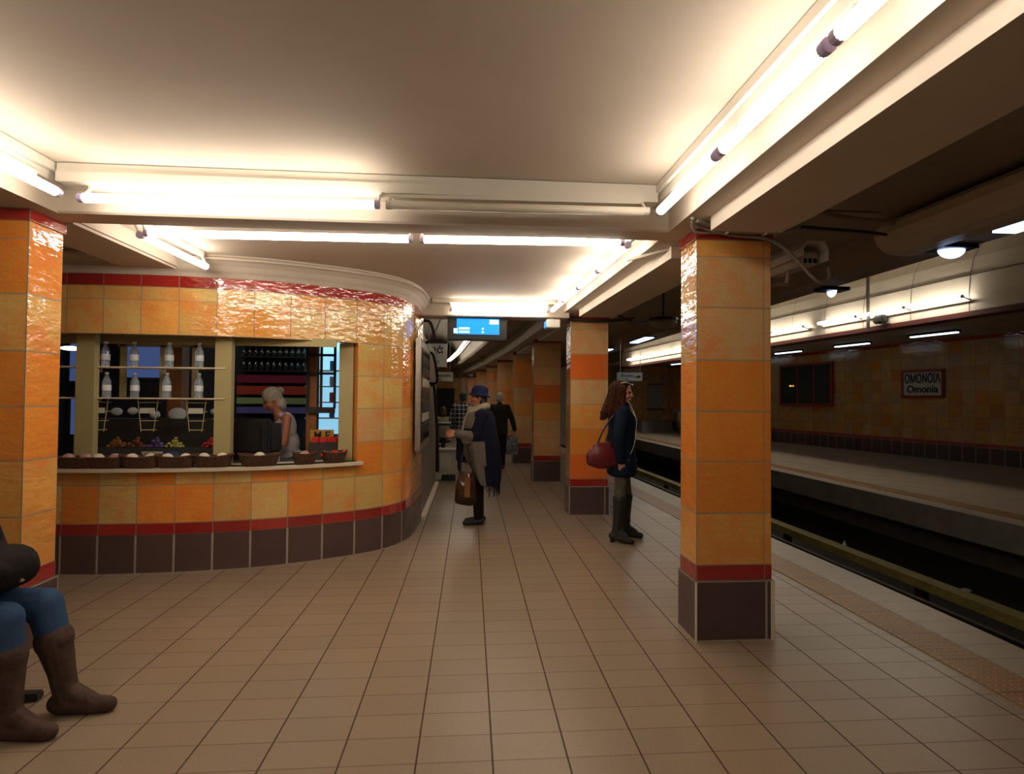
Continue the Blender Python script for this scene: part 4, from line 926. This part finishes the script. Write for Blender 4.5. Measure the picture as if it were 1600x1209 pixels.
def body(par, J, s=1, R=None, skin=SK, hands=None, foot=None, vox=.008, headon=True):
    bm = B(); R = R or Matrix.Identity(3)
    ell(bm, J['pel'], (.155*s, .11*s, .13*s)); ell(bm, J['waist'], (.125*s, .09*s, .13*s)); ell(bm, J['chest'], (.15*s, .105*s, .17*s))
    cap(bm, J['shL'], .055*s, J['shR'], .055*s); cap(bm, J['chest'].lerp(J['neck'], .5), .075*s, J['neck']+V((0, 0, 0)), .055*s); cap(bm, J['neck'], .052*s, J['head']+R @ V((0, -.01, -.05))*s, .05*s)
    for n in 'LR':
        limb(bm, (J['sh'+n], J['el'+n], J['wr'+n]), (.052*s, .038*s, .026*s)); limb(bm, (J['hp'+n], J['kn'+n], J['an'+n]), (.085*s, .055*s, .038*s))
        f = (foot or {}).get(n, V((0, 1, 0))); f = f.normalized(); a = J['an'+n]; cap(bm, V((a.x, a.y, .045*s))-f*.02*s, .030*s, V((a.x, a.y, .036*s))+f*.13*s, .020*s)
        hd = (hands or {}).get(n)
        if hd: hand(bm, J['wr'+n], V(hd[0]), V(hd[1]), V(hd[2]), s, hd[3] if len(hd) > 3 else .4)
        else: hand(bm, J['wr'+n], (J['wr'+n]-J['el'+n]), V((0, 0, 0))+(V((1, 0, 0)) if n == 'L' else V((-1, 0, 0))), V((0, 1, 0)), s, .3)
    if headon: head(bm, J['head'], R, s)
    b = blob('body', bm, skin, par, vox, 2)
    return b
def shoes(par, J, m_, s=1, foot=None, boot=None, heel=.0, name='shoe'):
    for n in 'LR':
        f = (foot or {}).get(n, V((0, 1, 0))).normalized(); a = J['an'+n]; bm = B(); z = .04*s
        cap(bm, V((a.x, a.y, z+.01+heel))-f*.035*s, .046*s, V((a.x, a.y, z-.005+heel*.4))+f*.09*s, .042*s); cap(bm, V((a.x, a.y, z-.005+heel*.4))+f*.09*s, .042*s, V((a.x, a.y, z-.01))+f*.165*s, .034*s)
        if boot:
            k = J['kn'+n]; top = a.lerp(k, boot); mid = a.lerp(k, boot*.45)
            cap(bm, V((a.x, a.y, .05+heel)), .046*s, mid, .052*s); cap(bm, mid, .052*s, top, .070*s); cap(bm, V((a.x, a.y, .11+heel)), .045*s, V((a.x, a.y, .05+heel))+f*.10*s, .036*s)
            cap(bm, top, .074*s, top+V((0, 0, .01)), .074*s)
        if heel: box(bm, a.x-f.x*.04*s-.025, a.x-f.x*.04*s+.025, a.y-f.y*.04*s-.025, a.y-f.y*.04*s+.025, .0, .06)
        for v_ in bm.verts: v_.co.z = max(v_.co.z, .001)
        blob('boot' if boot else name, bm, m_, par, .007, 2)
def trousers(par, J, m_, s=1, rs=(.1, .068, .052), end=1.0, vox=.01, nm='trousers'):
    bm = B(); ell(bm, J['pel'], (.17*s, .125*s, .12*s))
    for n in 'LR': limb(bm, (J['hp'+n], J['kn'+n], J['kn'+n].lerp(J['an'+n], end)), [r*s for r in rs])
    blob(nm, bm, m_, par, vox, 3)
def jacket(par, J, m_, s=1, hem=0, vol=1, sleeve=.97, vox=.01, nm='jacket', flare=1.0, collar=True):
    bm = B(); v = vol
    ell(bm, J['chest'], (.178*s*v, .135*s*v, .19*s)); ell(bm, J['waist'], (.16*s*v, .125*s*v, .17*s)); cap(bm, J['shL'], .07*s, J['shR'], .07*s)
    if collar: cap(bm, J['neck']-V((0, 0, .05))*s, .075*s, J['neck'], .066*s)
    if hem:
        bt = J['pel']-V((0, 0, hem)); 
        for t in lin(0, 1, 12): c = J['waist'].lerp(bt, t); ell(bm, c, (.165*s*v*(1+(flare-1)*t), .13*s*v*(1+(flare-1)*t), .07*s))
        for t in lin(0, 1, 5): c = J['chest'].lerp(J['waist'], t); ell(bm, c, (.168*s*v, .13*s*v, .12*s))
    for n in 'LR': limb(bm, (J['sh'+n], J['el'+n], J['el'+n].lerp(J['wr'+n], sleeve)), (.07*s*v, .056*s*v, .044*s*v))
    blob(nm, bm, m_, par, vox, 8)
def hair_short(par, J, R, m_, s=1, ln=.0):
    bm = B(); c = J['head']; q = lambda x, y, z: c+R @ V((x*s, y*s, z*s))
    ell(bm, q(0, -.022, .045), (.083*s, .098*s, .092*s), R.to_euler()); ell(bm, q(0, -.055, -.01), (.074*s, .06*s, .07*s), R.to_euler())
    if ln: ell(bm, q(0, -.06, -.06), (.08*s, .06*s, .08*s), R.to_euler())
    return blob('hair', bm, m_, par, .008, 1)
def person(label, loc, rz): return thing('person', label, 'person', loc, rz)
RX = lambda a: Matrix.Rotation(a, 3, 'X')
RZm = lambda a: Matrix.Rotation(a, 3, 'Z')

# --- hat wearer (faces -X)
P = person('person in navy and grey fringed cape and blue hat, standing in profile in the passage', (.12, 6.98, 0), PI/2+.08)
J = joints(.985, 0, arms={'L': ((-.06, .06, -.27), (.03, .24, .03)), 'R': ((.06, .06, -.27), (-.06, .24, .03))}, legs={'L': ((.02, .02, -.42), (.0, -.01, -.40)), 'R': ((-.02, .0, -.42), (.0, -.02, -.40))})
# stout figure, face raised slightly to the left
R = RX(.05)
body(P, J, .985, R, SK2, hands={'L': ((.2, 1, -.1), (1, 0, -.5), (0, 0, 1), .6), 'R': ((-.3, 1, -.1), (-1, 0, -.5), (0, 0, 1), .6)}, vox=.005)
face_parts(P, J['head'], R)
trousers(P, J, DARK, .985, (.1, .072, .058), .93, nm='leggings'); shoes(P, J, mat('black_shoe', (.012, .012, .014), .5), .985)
hair_short(P, J, R, HAIRD, 1.0, 1)
c = J['head']; bm = B()
lathe(bm, [(.118, .0), (.125, -.004), (.122, .006), (.100, .022), (.096, .06), (.086, .105), (.055, .128), (.002, .134)], (0, 0, 0), 28, 1, 1.12); bm.transform(Matrix.Translation(c+V((0, -.012, .025))) @ Matrix.Rotation(.12, 4, 'X')); obj('felt_hat', bm, HATM, P, True)
# cape as loft
bm = B(); rings = []; NS = 48
lev = [(1.44, .09, .10, -.01), (1.415, .16, .14, -.01), (1.36, .22, .18, -.005), (1.2, .26, .20, .0), (1.05, .285, .225, -.01), (.9, .29, .235, -.02), (.75, .285, .235, -.035), (.62, .28, .22, -.05), (.50, .27, .19, -.07)]
for zi, (z, rx, ry, oy) in enumerate(lev):
    rg = []
    for k in range(NS):
        a = 2*PI*k/NS; f = 1+.05*math.sin(a*7+zi*.25)*min(1, zi/4)
        x = rx*math.cos(a)*f; y = oy+ry*math.sin(a)*f; zz = z
        if z < 1.0:  # front hem higher
            fr = max(0, math.sin(a)-.35)/.65; zz = z+(1.0-z)*fr*.55
        rg.append(bm.verts.new((x, y, zz)))
    rings.append(rg)
for a, b in zip(rings, rings[1:]):
    for k in range(NS):
        f = bm.faces.new((a[k], b[k], b[(k+1) % NS], a[(k+1) % NS])); cc = f.calc_center_median()
        grey = (cc.y > .0 and cc.z > 1.10 and cc.y > (cc.z-1.28)*.5) or (cc.y > -.05 and cc.z < 1.02) 
        if .0 < cc.y and 1.08 < cc.z < 1.13: grey = False
        if cc.z > 1.31: grey = cc.y > .07
        f.material_index = 1 if grey else 0
o = obj('cape', bm, [DNAVY, GREYW], P, True); sd = o.modifiers.new('s', 'SOLIDIFY'); sd.thickness = .012; sd.offset = 0; sb = o.modifiers.new('b', 'SUBSURF'); sb.levels = 1; sb.render_levels = 1
for n, k in (('L', -1), ('R', 1)):
    bm = B(); cap(bm, J['sh'+n]+V((0, -.015, -.01)), .085, J['el'+n], .082); blob('navy_sleeve', bm, DNAVY, P, .01, 3)
    bm = B(); cap(bm, J['el'+n]+V((0, .03, 0)), .070, J['el'+n].lerp(J['wr'+n], .92), .05); ell(bm, J['el'+n].lerp(J['wr'+n], .4)+V((0, 0, -.05)), (.045, .09, .07)); blob('grey_sleeve', bm, GREYW, P, .01, 3)
bm = B()
tube(bm, [(.10*math.cos(a), .01+.10*math.sin(a), 1.44+.02*math.sin(a*2)-.02*math.sin(a)) for a in lin(0, 2*PI, 20)], .05, 10, caps=False); cap(bm, (0, .0, 1.40), .11, (0, .0, 1.42), .10); limb(bm, ((.02, .11, 1.41), (.03, .17, 1.28), (.02, .21, 1.12)), (.045, .04, .03)); limb(bm, ((-.04, .11, 1.41), (-.05, .16, 1.28), (-.04, .2, 1.16)), (.045, .04, .03)); blob('scarf', bm, CREAM, P, .01, 2)
bm = B()
for k in range(46):
    a = PI+PI*k/45.+random.uniform(-.05, .05); x, y = .27*math.cos(a), -.07+.19*math.sin(a); L = random.uniform(.06, .14)
    z0_ = .51
    tube(bm, [(x, y, z0_), (x*1.02, y-.005, z0_-L*.5), (x*1.0+random.uniform(-.01, .01), y, z0_-L)], .004, 5)
for k in range(16):
    x = random.uniform(-.1, .12); y = .24+random.uniform(-.02, .02); tube(bm, [(x, y, .80), (x, y+.005, .72), (x, y, .66)], .004, 5)
o = obj('fringe', bm, DNAVY, P)
bm = B(); cap(bm, (-.08, .235, 1.0), .05, (-.06, .235, .82), .055); cap(bm, (.06, .235, 1.0), .05, (.06, .235, .82), .055); blob('cape_front', bm, DNAVY, P, .01, 3)
# her bag hangs in front of her left side
q = thing('handbag', 'glossy dark brown tote bag hanging from the arm of the hat wearer', 'bag', (-.04, 6.64, .28), .15)
bm = B(); 
pf = [(-.135, 0), (-.09, -.02), (.05, -.045), (.125, -.02), (.10, .33), (-.07, .36), (-.12, .2)]
a = [bm.verts.new((x, -.05-.02*(z < .2), z+.06)) for x, z in pf]; b = [bm.verts.new((x, .05, z+.06)) for x, z in pf]
bm.faces.new(a); bm.faces.new(b[::-1])
for k in range(len(pf)): bm.faces.new((a[k], b[k], b[(k+1) % len(pf)], a[(k+1) % len(pf)]))
bmesh.ops.recalc_face_normals(bm, faces=bm.faces); bevel(bm, .014, 3); obj('leather_body', bm, mat('patent_leather', (.045, .02, .012), .16, spec=.7), q, True)
obj('shine_panel', bevel(box(B(), -.03, .04, -.088, -.07, .12, .36), .008), mat('painted_shine', (.5, .27, .13), .25, metal=.9), q)['label'] = 'coppery panel painting the shine on the leather'  # coppery panel stands for the shine on the glossy leather
obj('strap', tube(B(), catmull3([(-.07, -.02, .41), (-.05, -.01, .58), (.0, .0, .74), (.04, .0, .58), (.09, -.02, .38)]), .009, 8), 'black', q, True)

# --- curly haired person (faces +X)
P = person('person with long curly auburn hair in a navy coat, standing between the two front pillars', (1.70, 6.08, 0), -PI/2-.15)
s = 1.02
J = joints(s, 0, arms={'L': ((-.05, .0, -.28), (.03, .10, -.22)), 'R': ((.05, -.06, -.27), (-.02, .02, -.24))}, legs={'L': ((-.01, .06, -.42), (-.02, .0, -.41)), 'R': ((.0, -.03, -.42), (.0, -.04, -.41))}, hip=.93)
R = RZm(-.45) @ RX(-.10)
ft = {'L': V((-.1, 1, 0)), 'R': V((.35, 1, 0))}
body(P, J, s, R, SK, hands={'R': ((-.05, .25, -1), (-1, 0, 0), (0, 1, 0), .4)}, foot=ft, vox=.005)
face_parts(P, J['head'], R, s)
trousers(P, J, LEG, s, (.085, .062, .045), .7, nm='leggings'); shoes(P, J, GBOOT, s, ft, boot=.92, heel=.02)
jacket(P, J, NAVY, s, hem=.18, vol=1.12, flare=1.15, nm='coat')
bm = B(); c = J['head']; qq = lambda x, y, z: c+R @ V((x*s, y*s, z*s))
ell(bm, qq(0, -.03, .045), (.088, .10, .088)); ell(bm, qq(0, -.08, -.08), (.115, .075, .14)); ell(bm, qq(0, -.095, -.19), (.13, .065, .10)); ell(bm, qq(.07, -.02, -.09), (.035, .05, .11)); ell(bm, qq(-.07, -.02, -.09), (.035, .05, .11))
for k in (-1, 1):
    ell(bm, qq(k*.076, .016, -.0), (.026, .045, .10)); ell(bm, qq(k*.088, .03, -.15), (.034, .04, .13)); cap(bm, qq(0, .035, .115), .022, qq(k*.07, .035, .06), .022)
hb = blob('hair', bm, HAIRC, P, .01, 1)
bm = B(); random.seed(3)
for k in range(280):
    a = random.uniform(-.62, PI+.62); x0, y0 = .08*math.cos(a), -.02-.085*math.sin(a); L = random.uniform(.26, .36); ph = random.uniform(0, 6); wob = random.uniform(.012, .022); pts = []
    for i in range(19):
        t = i/18; sp = 1+t*.75; z = .10*math.cos(min(t*3, 1)*PI/2)-max(0, t-.12)*L*1.12
        rr = min(1, t*3.2+.35)
        pts.append(qq(x0*rr*sp*1.05+wob*math.cos(ph+t*22), y0*rr*sp*1.12-.012+wob*math.sin(ph+t*22), z+.03))
    tube(bm, pts, .0055, 5)
obj('curls', bm, HAIRC, hb, True)
g = obj('sunglasses', tube(B(), [qq(.085*math.cos(a), -.0+.09*math.sin(a), .108+.012*math.sin(3*a)) for a in lin(-.3, PI+.3, 14)], .006, 6), mat('pale_frame', (.6, .5, .35), .3), P)
lens = B()
for k in (-1, 1): ell(lens, qq(k*.045, .062, .125), (.032, .01, .018), (.7, 0, 0), 12)
obj('lenses', lens, 'black', g, True)
sh = J['shR']; 
obj('earphone_cord', tube(B(), catmull3([J['neck']+V((.07, .06, .06)), J['neck']+V((.085, .10, -.06)), J['neck']+V((.10, .145, -.14)), J['chest']+V((.12, .14, -.08)), J['waist']+V((.16, .11, -.05)), J['pel']+V((.17, .07, .03)), J['pel']+V((.19, .05, -.04))]), .0025, 6), WHITEP, P)
obj('earphone_cord', tube(B(), catmull3([J['neck']+V((-.02, .09, .04)), J['neck']+V((.05, .13, -.08)), J['neck']+V((.10, .145, -.14))]), .0025, 6), WHITEP, P)
# shoulder bag
q = thing('shoulder_bag', 'burgundy leather shoulder bag behind the hip of the curly haired person', 'bag', (1.44, 5.93, .83), .1)
bm = B(); ell(bm, (0, 0, .12), (.185, .085, .135)); cap(bm, (-.12, 0, .075), .06, (.12, 0, .06), .06); cap(bm, (-.07, 0, .23), .04, (.08, 0, .25), .035); cap(bm, (-.10, 0, .14), .06, (.12, 0, .15), .055); blob('leather_body', bm, BURG, q, .008, 14)
obj('strap', tube(B(), catmull3([(-.05, .0, .27), (.02, .0, .42), (.13, .02, .56), (.2, .10, .60), (.17, .18, .5), (.08, .10, .28)]), .010, 8), 'black', q, True)

# --- seated person, left edge
P = person('seated person in blue jeans and brown suede boots, cut off by the left edge', (-2.53, 2.82, 0), -PI/2)
s = 1.0
# local: forward = world +X ; local x = world -Y
J = joints(s, .05, hip=.55, arms={'L': ((-.07, .06, -.26), (.12, .16, .0)), 'R': ((.07, .06, -.26), (-.12, .16, .0))}, legs={'L': ((-.005, .44, -.0), (-.005, .06, -.45)), 'R': ((.01, .40, .0), (.0, .02, -.45))})
J['hpL'] = V((-.09, .0, .53)); J['hpR'] = V((.09, .0, .53)); J['knL'] = V((-.10, .44, .54)); J['knR'] = V((.09, .40, .54)); J['anL'] = V((-.10, .56, .09)); J['anR'] = V((.095, .44, .09))
R = RX(-.35); ft = {'L': V((-.05, 1, 0)), 'R': V((.1, 1, 0))}
body(P, J, s, R, SK, foot=ft, hands={'L': ((.7, .7, -.1), (0, -.2, -1), (0, 1, 0), .6), 'R': ((-.7, .7, -.1), (0, -.2, -1), (0, 1, 0), .6)}, vox=.007); face_parts(P, J['head'], R)
trousers(P, J, JEAN, s, (.10, .078, .066), .5, nm='jeans'); shoes(P, J, BOOT, s*1.12, ft, boot=.6)
jacket(P, J, DARK, s, vol=1.15, nm='black_jacket', hem=.02); hair_short(P, J, R, HAIRD, 1, 1)
q = thing('black_bag', 'black bag resting on the lap of the seated person', 'bag', (-2.20, 2.80, .64), 0)
bm = B(); ell(bm, (0, 0, .11), (.11, .18, .11)); ell(bm, (.05, .04, .10), (.07, .09, .08)); cap(bm, (.06, -.1, .12), .05, (.02, -.16, .14), .05); blob('fabric_body', bm, DARK, q, .008, 1); obj('buckle', bevel(box(B(), .085, .1, -.02, .03, .05, .07), .003), 'steel', q)
t = thing('platform_bench', 'dark metal bench under the seated person at the left edge', 'bench', (-2.62, 2.7, 0))
obj('seat', bevel(box(B(), -.22, .2, -1.2, .5, .39, .43), .01), 'black', t)
for y in (-1.0, .36): 
    obj('leg', bevel(box(B(), -.03, .03, y-.03, y+.03, .03, .39), .005), 'darkmetal', t); obj('foot', bevel(box(B(), -.25, .42, y-.03, y+.03, 0, .04), .008), 'black', t)

# --- shopkeeper
P = person('blond shopkeeper in a white vest bending over the counter inside the kiosk', (-2.0, 6.42, 0), PI/2+.55)
s = .98; J = joints(s, .22, hip=.90, arms={'L': ((-.06, .04, -.28), (.06, .22, -.06)), 'R': ((.06, .05, -.28), (-.08, .22, -.06))}, bend=.15)
R = RX(-.45); body(P, J, s, R, SK2, vox=.01); face_parts(P, J['head'], R)
bm = B(); ell(bm, J['chest'], (.16, .118, .18)); ell(bm, J['waist'], (.145, .115, .17)); ell(bm, J['pel'], (.17, .13, .12))
for k in (-1, 1): cap(bm, J['chest']+V((k*.085, .02, .1)), .04, J['neck']+V((k*.085, -.01, -.02)), .028)
blob('vest', bm, WHT, P, .01, 2); trousers(P, J, DARK, s); shoes(P, J, GBOOT, s)
h = hair_short(P, J, R, HAIRB, 1.08, 1); blob('hair_bun', ell(B(), J['head']+R @ V((0, -.125, .06)), (.045, .045, .045)), HAIRB, h, .008, 1)
# --- far people
P = person('person seen from behind in a dark jacket with short white hair, beyond the hat wearer', (.66, 12.4, 0), -.1)
J = joints(1.0, .12, hip=.90, arms={'L': ((-.06, .0, -.28), (.0, .05, -.25)), 'R': ((.12, .0, -.26), (.06, .03, -.24))}, bend=.05); R = RX(-.1)
body(P, J, 1, R, SK, vox=.012); jacket(P, J, cloth('brown_black_jacket', (.022, .016, .010)), 1.05, hem=.1, vol=1.1, flare=1.05); trousers(P, J, DARK, 1); shoes(P, J, GBOOT, 1); hair_short(P, J, R, mat('white_hair', (.42, .38, .32), .7), 1)
face_parts(P, J['head'], R)
q = thing('carrier_bag', 'grey-blue patterned carrier bag held by the white haired person', 'bag', (.95, 12.38, .32), 0); M['cbag'] = mat('bag_plastic', (.13, .15, .16), .5, noise=.7, nscale=14)
bm = B(); vv = []
for z, hw_, d in ((0, .12, .05), (.2, .13, .06), (.4, .11, .03)): vv.append([bm.verts.new(p) for p in ((-hw_, -d, z), (hw_, -d, z), (hw_, d, z), (-hw_, d, z))])
for a, b in zip(vv, vv[1:]):
    for k in range(4): bm.faces.new((a[k], a[(k+1) % 4], b[(k+1) % 4], b[k]))
bm.faces.new(vv[0][::-1]); bm.faces.new(vv[-1]); obj('bag_body', bm, 'cbag', q); obj('handle', tube(B(), catmull3([(-.05, 0, .4), (-.02, 0, .52), (.02, 0, .52), (.05, 0, .4)]), .006, 6), 'cbag', q)
def plaid():
    m = bpy.data.materials.new('plaid_flannel'); m.use_nodes = True; N = NT(m.node_tree); b = m.node_tree.nodes['Principled BSDF']; tc = N.n('TexCoord'); sp = N.n('SeparateXYZ'); N.l(tc.outputs['Object'], sp.inputs[0])
    a = N.math('LESS_THAN', N.math('PINGPONG', N.math('DIVIDE', sp.outputs[0], .10), .5), .15); c = N.math('LESS_THAN', N.math('PINGPONG', N.math('DIVIDE', sp.outputs[2], .10), .5), .15)
    N.l(N.mix(N.math('MULTIPLY', N.math('ADD', a, c), .5), (.012, .014, .03), (.5, .5, .55)), b.inputs['Base Color']); b.inputs['Roughness'].default_value = .9; return m
P = person('person in a dark plaid flannel shirt with their back turned, behind the hat wearer', (-.17, 13.6, 0), .1)
J = joints(.99, .02, hip=.91, wide=1.15, arms={'L': ((-.09, .02, -.27), (.0, .08, -.25)), 'R': ((.09, .02, -.27), (.0, .08, -.25))}); R = RX(-.1)
body(P, J, .99, R, SK, vox=.012); jacket(P, J, plaid(), 1.0, hem=.1, vol=1.2, nm='plaid_shirt'); trousers(P, J, cloth('plum_trousers', (.03, .012, .02)), .99); shoes(P, J, GBOOT, .99); hair_short(P, J, R, mat('dark_cap', (.03, .035, .03), .8), 1.08); face_parts(P, J['head'], R)
for lab_, loc, rz_, m_, hr, sit in (('person in a pale hooded coat sitting left of the plaid shirt', (-.70, 14.8, 0), .3, cloth('pale_coat', (.24, .21, .13)), mat('brown_hair_a', (.07, .03, .015), .6), 0), ('person in black with light hair at the far left of the passage', (-.90, 13.4, 0), .9, DARK, mat('light_hair', (.35, .28, .2), .6), 0)):
    P = person(lab_, loc, rz_); s = .94; J = joints(s, .08, hip=.60, arms={'L': ((-.07, .08, -.25), (.08, .2, -.02)), 'R': ((.07, .08, -.25), (-.08, .2, -.02))})
    J['hpL'] = V((-.09, .0, .58)); J['hpR'] = V((.09, .0, .58)); J['knL'] = V((-.11, .42, .54)); J['knR'] = V((.11, .42, .54)); J['anL'] = V((-.11, .44, .09)); J['anR'] = V((.11, .44, .09)); R = RX(-.1)
    for kk in J:
        pass
    body(P, J, s, R, SK, vox=.012); jacket(P, J, m_, s, vol=1.2, hem=.02, nm='coat'); trousers(P, J, DARK, s); shoes(P, J, GBOOT, s); hair_short(P, J, R, hr, 1, 1); face_parts(P, J['head'], R)
    t = thing('far_stool', 'low dark stool under '+lab_.split(' sitting')[0].split(' at the')[0], 'stool', loc, rz_); obj('seat', lathe(B(), [(.001, .40), (.2, .40), (.21, .42), (.21, .45), (.001, .46)], seg=20), 'black', t); obj('pedestal', lathe(B(), [(.15, 0), (.15, .02), (.03, .04), (.03, .4)], seg=14), 'darkmetal', t)
# white low cabinet and things on it
t = thing('low_cabinet', 'low pale cabinet with dark base standing in the passage beyond the kiosk', 'cabinet', (-.40, 10.75, 0)); obj('dark_base', box(B(), -.13, .13, -.15, .15, 0, .12), 'soil', t); obj('white_body', bevel(box(B(), -.19, .19, -.2, .2, .12, .56), .01), 'whitewall', t); obj('top', bevel(box(B(), -.2, .2, -.22, .22, .56, .60), .006), 'conduit', t); obj('door', bevel(box(B(), -.17, .05, -.208, -.2, .24, .52), .003), 'signw', t)
t = thing('cafe_table', 'dark table with a pale top edge left of the plaid shirt', 'table', (-.72, 12.3, 0)); obj('tabletop', bevel(box(B(), -.3, .3, -.3, .3, .98, 1.03), .008), 'black', t); obj('leg', tube(B(), [(0, 0, .03), (0, 0, .98)], .04, 10), 'darkmetal', t); obj('base', lathe(B(), [(.25, 0), (.25, .02), (.05, .04)], seg=18), 'darkmetal', t)
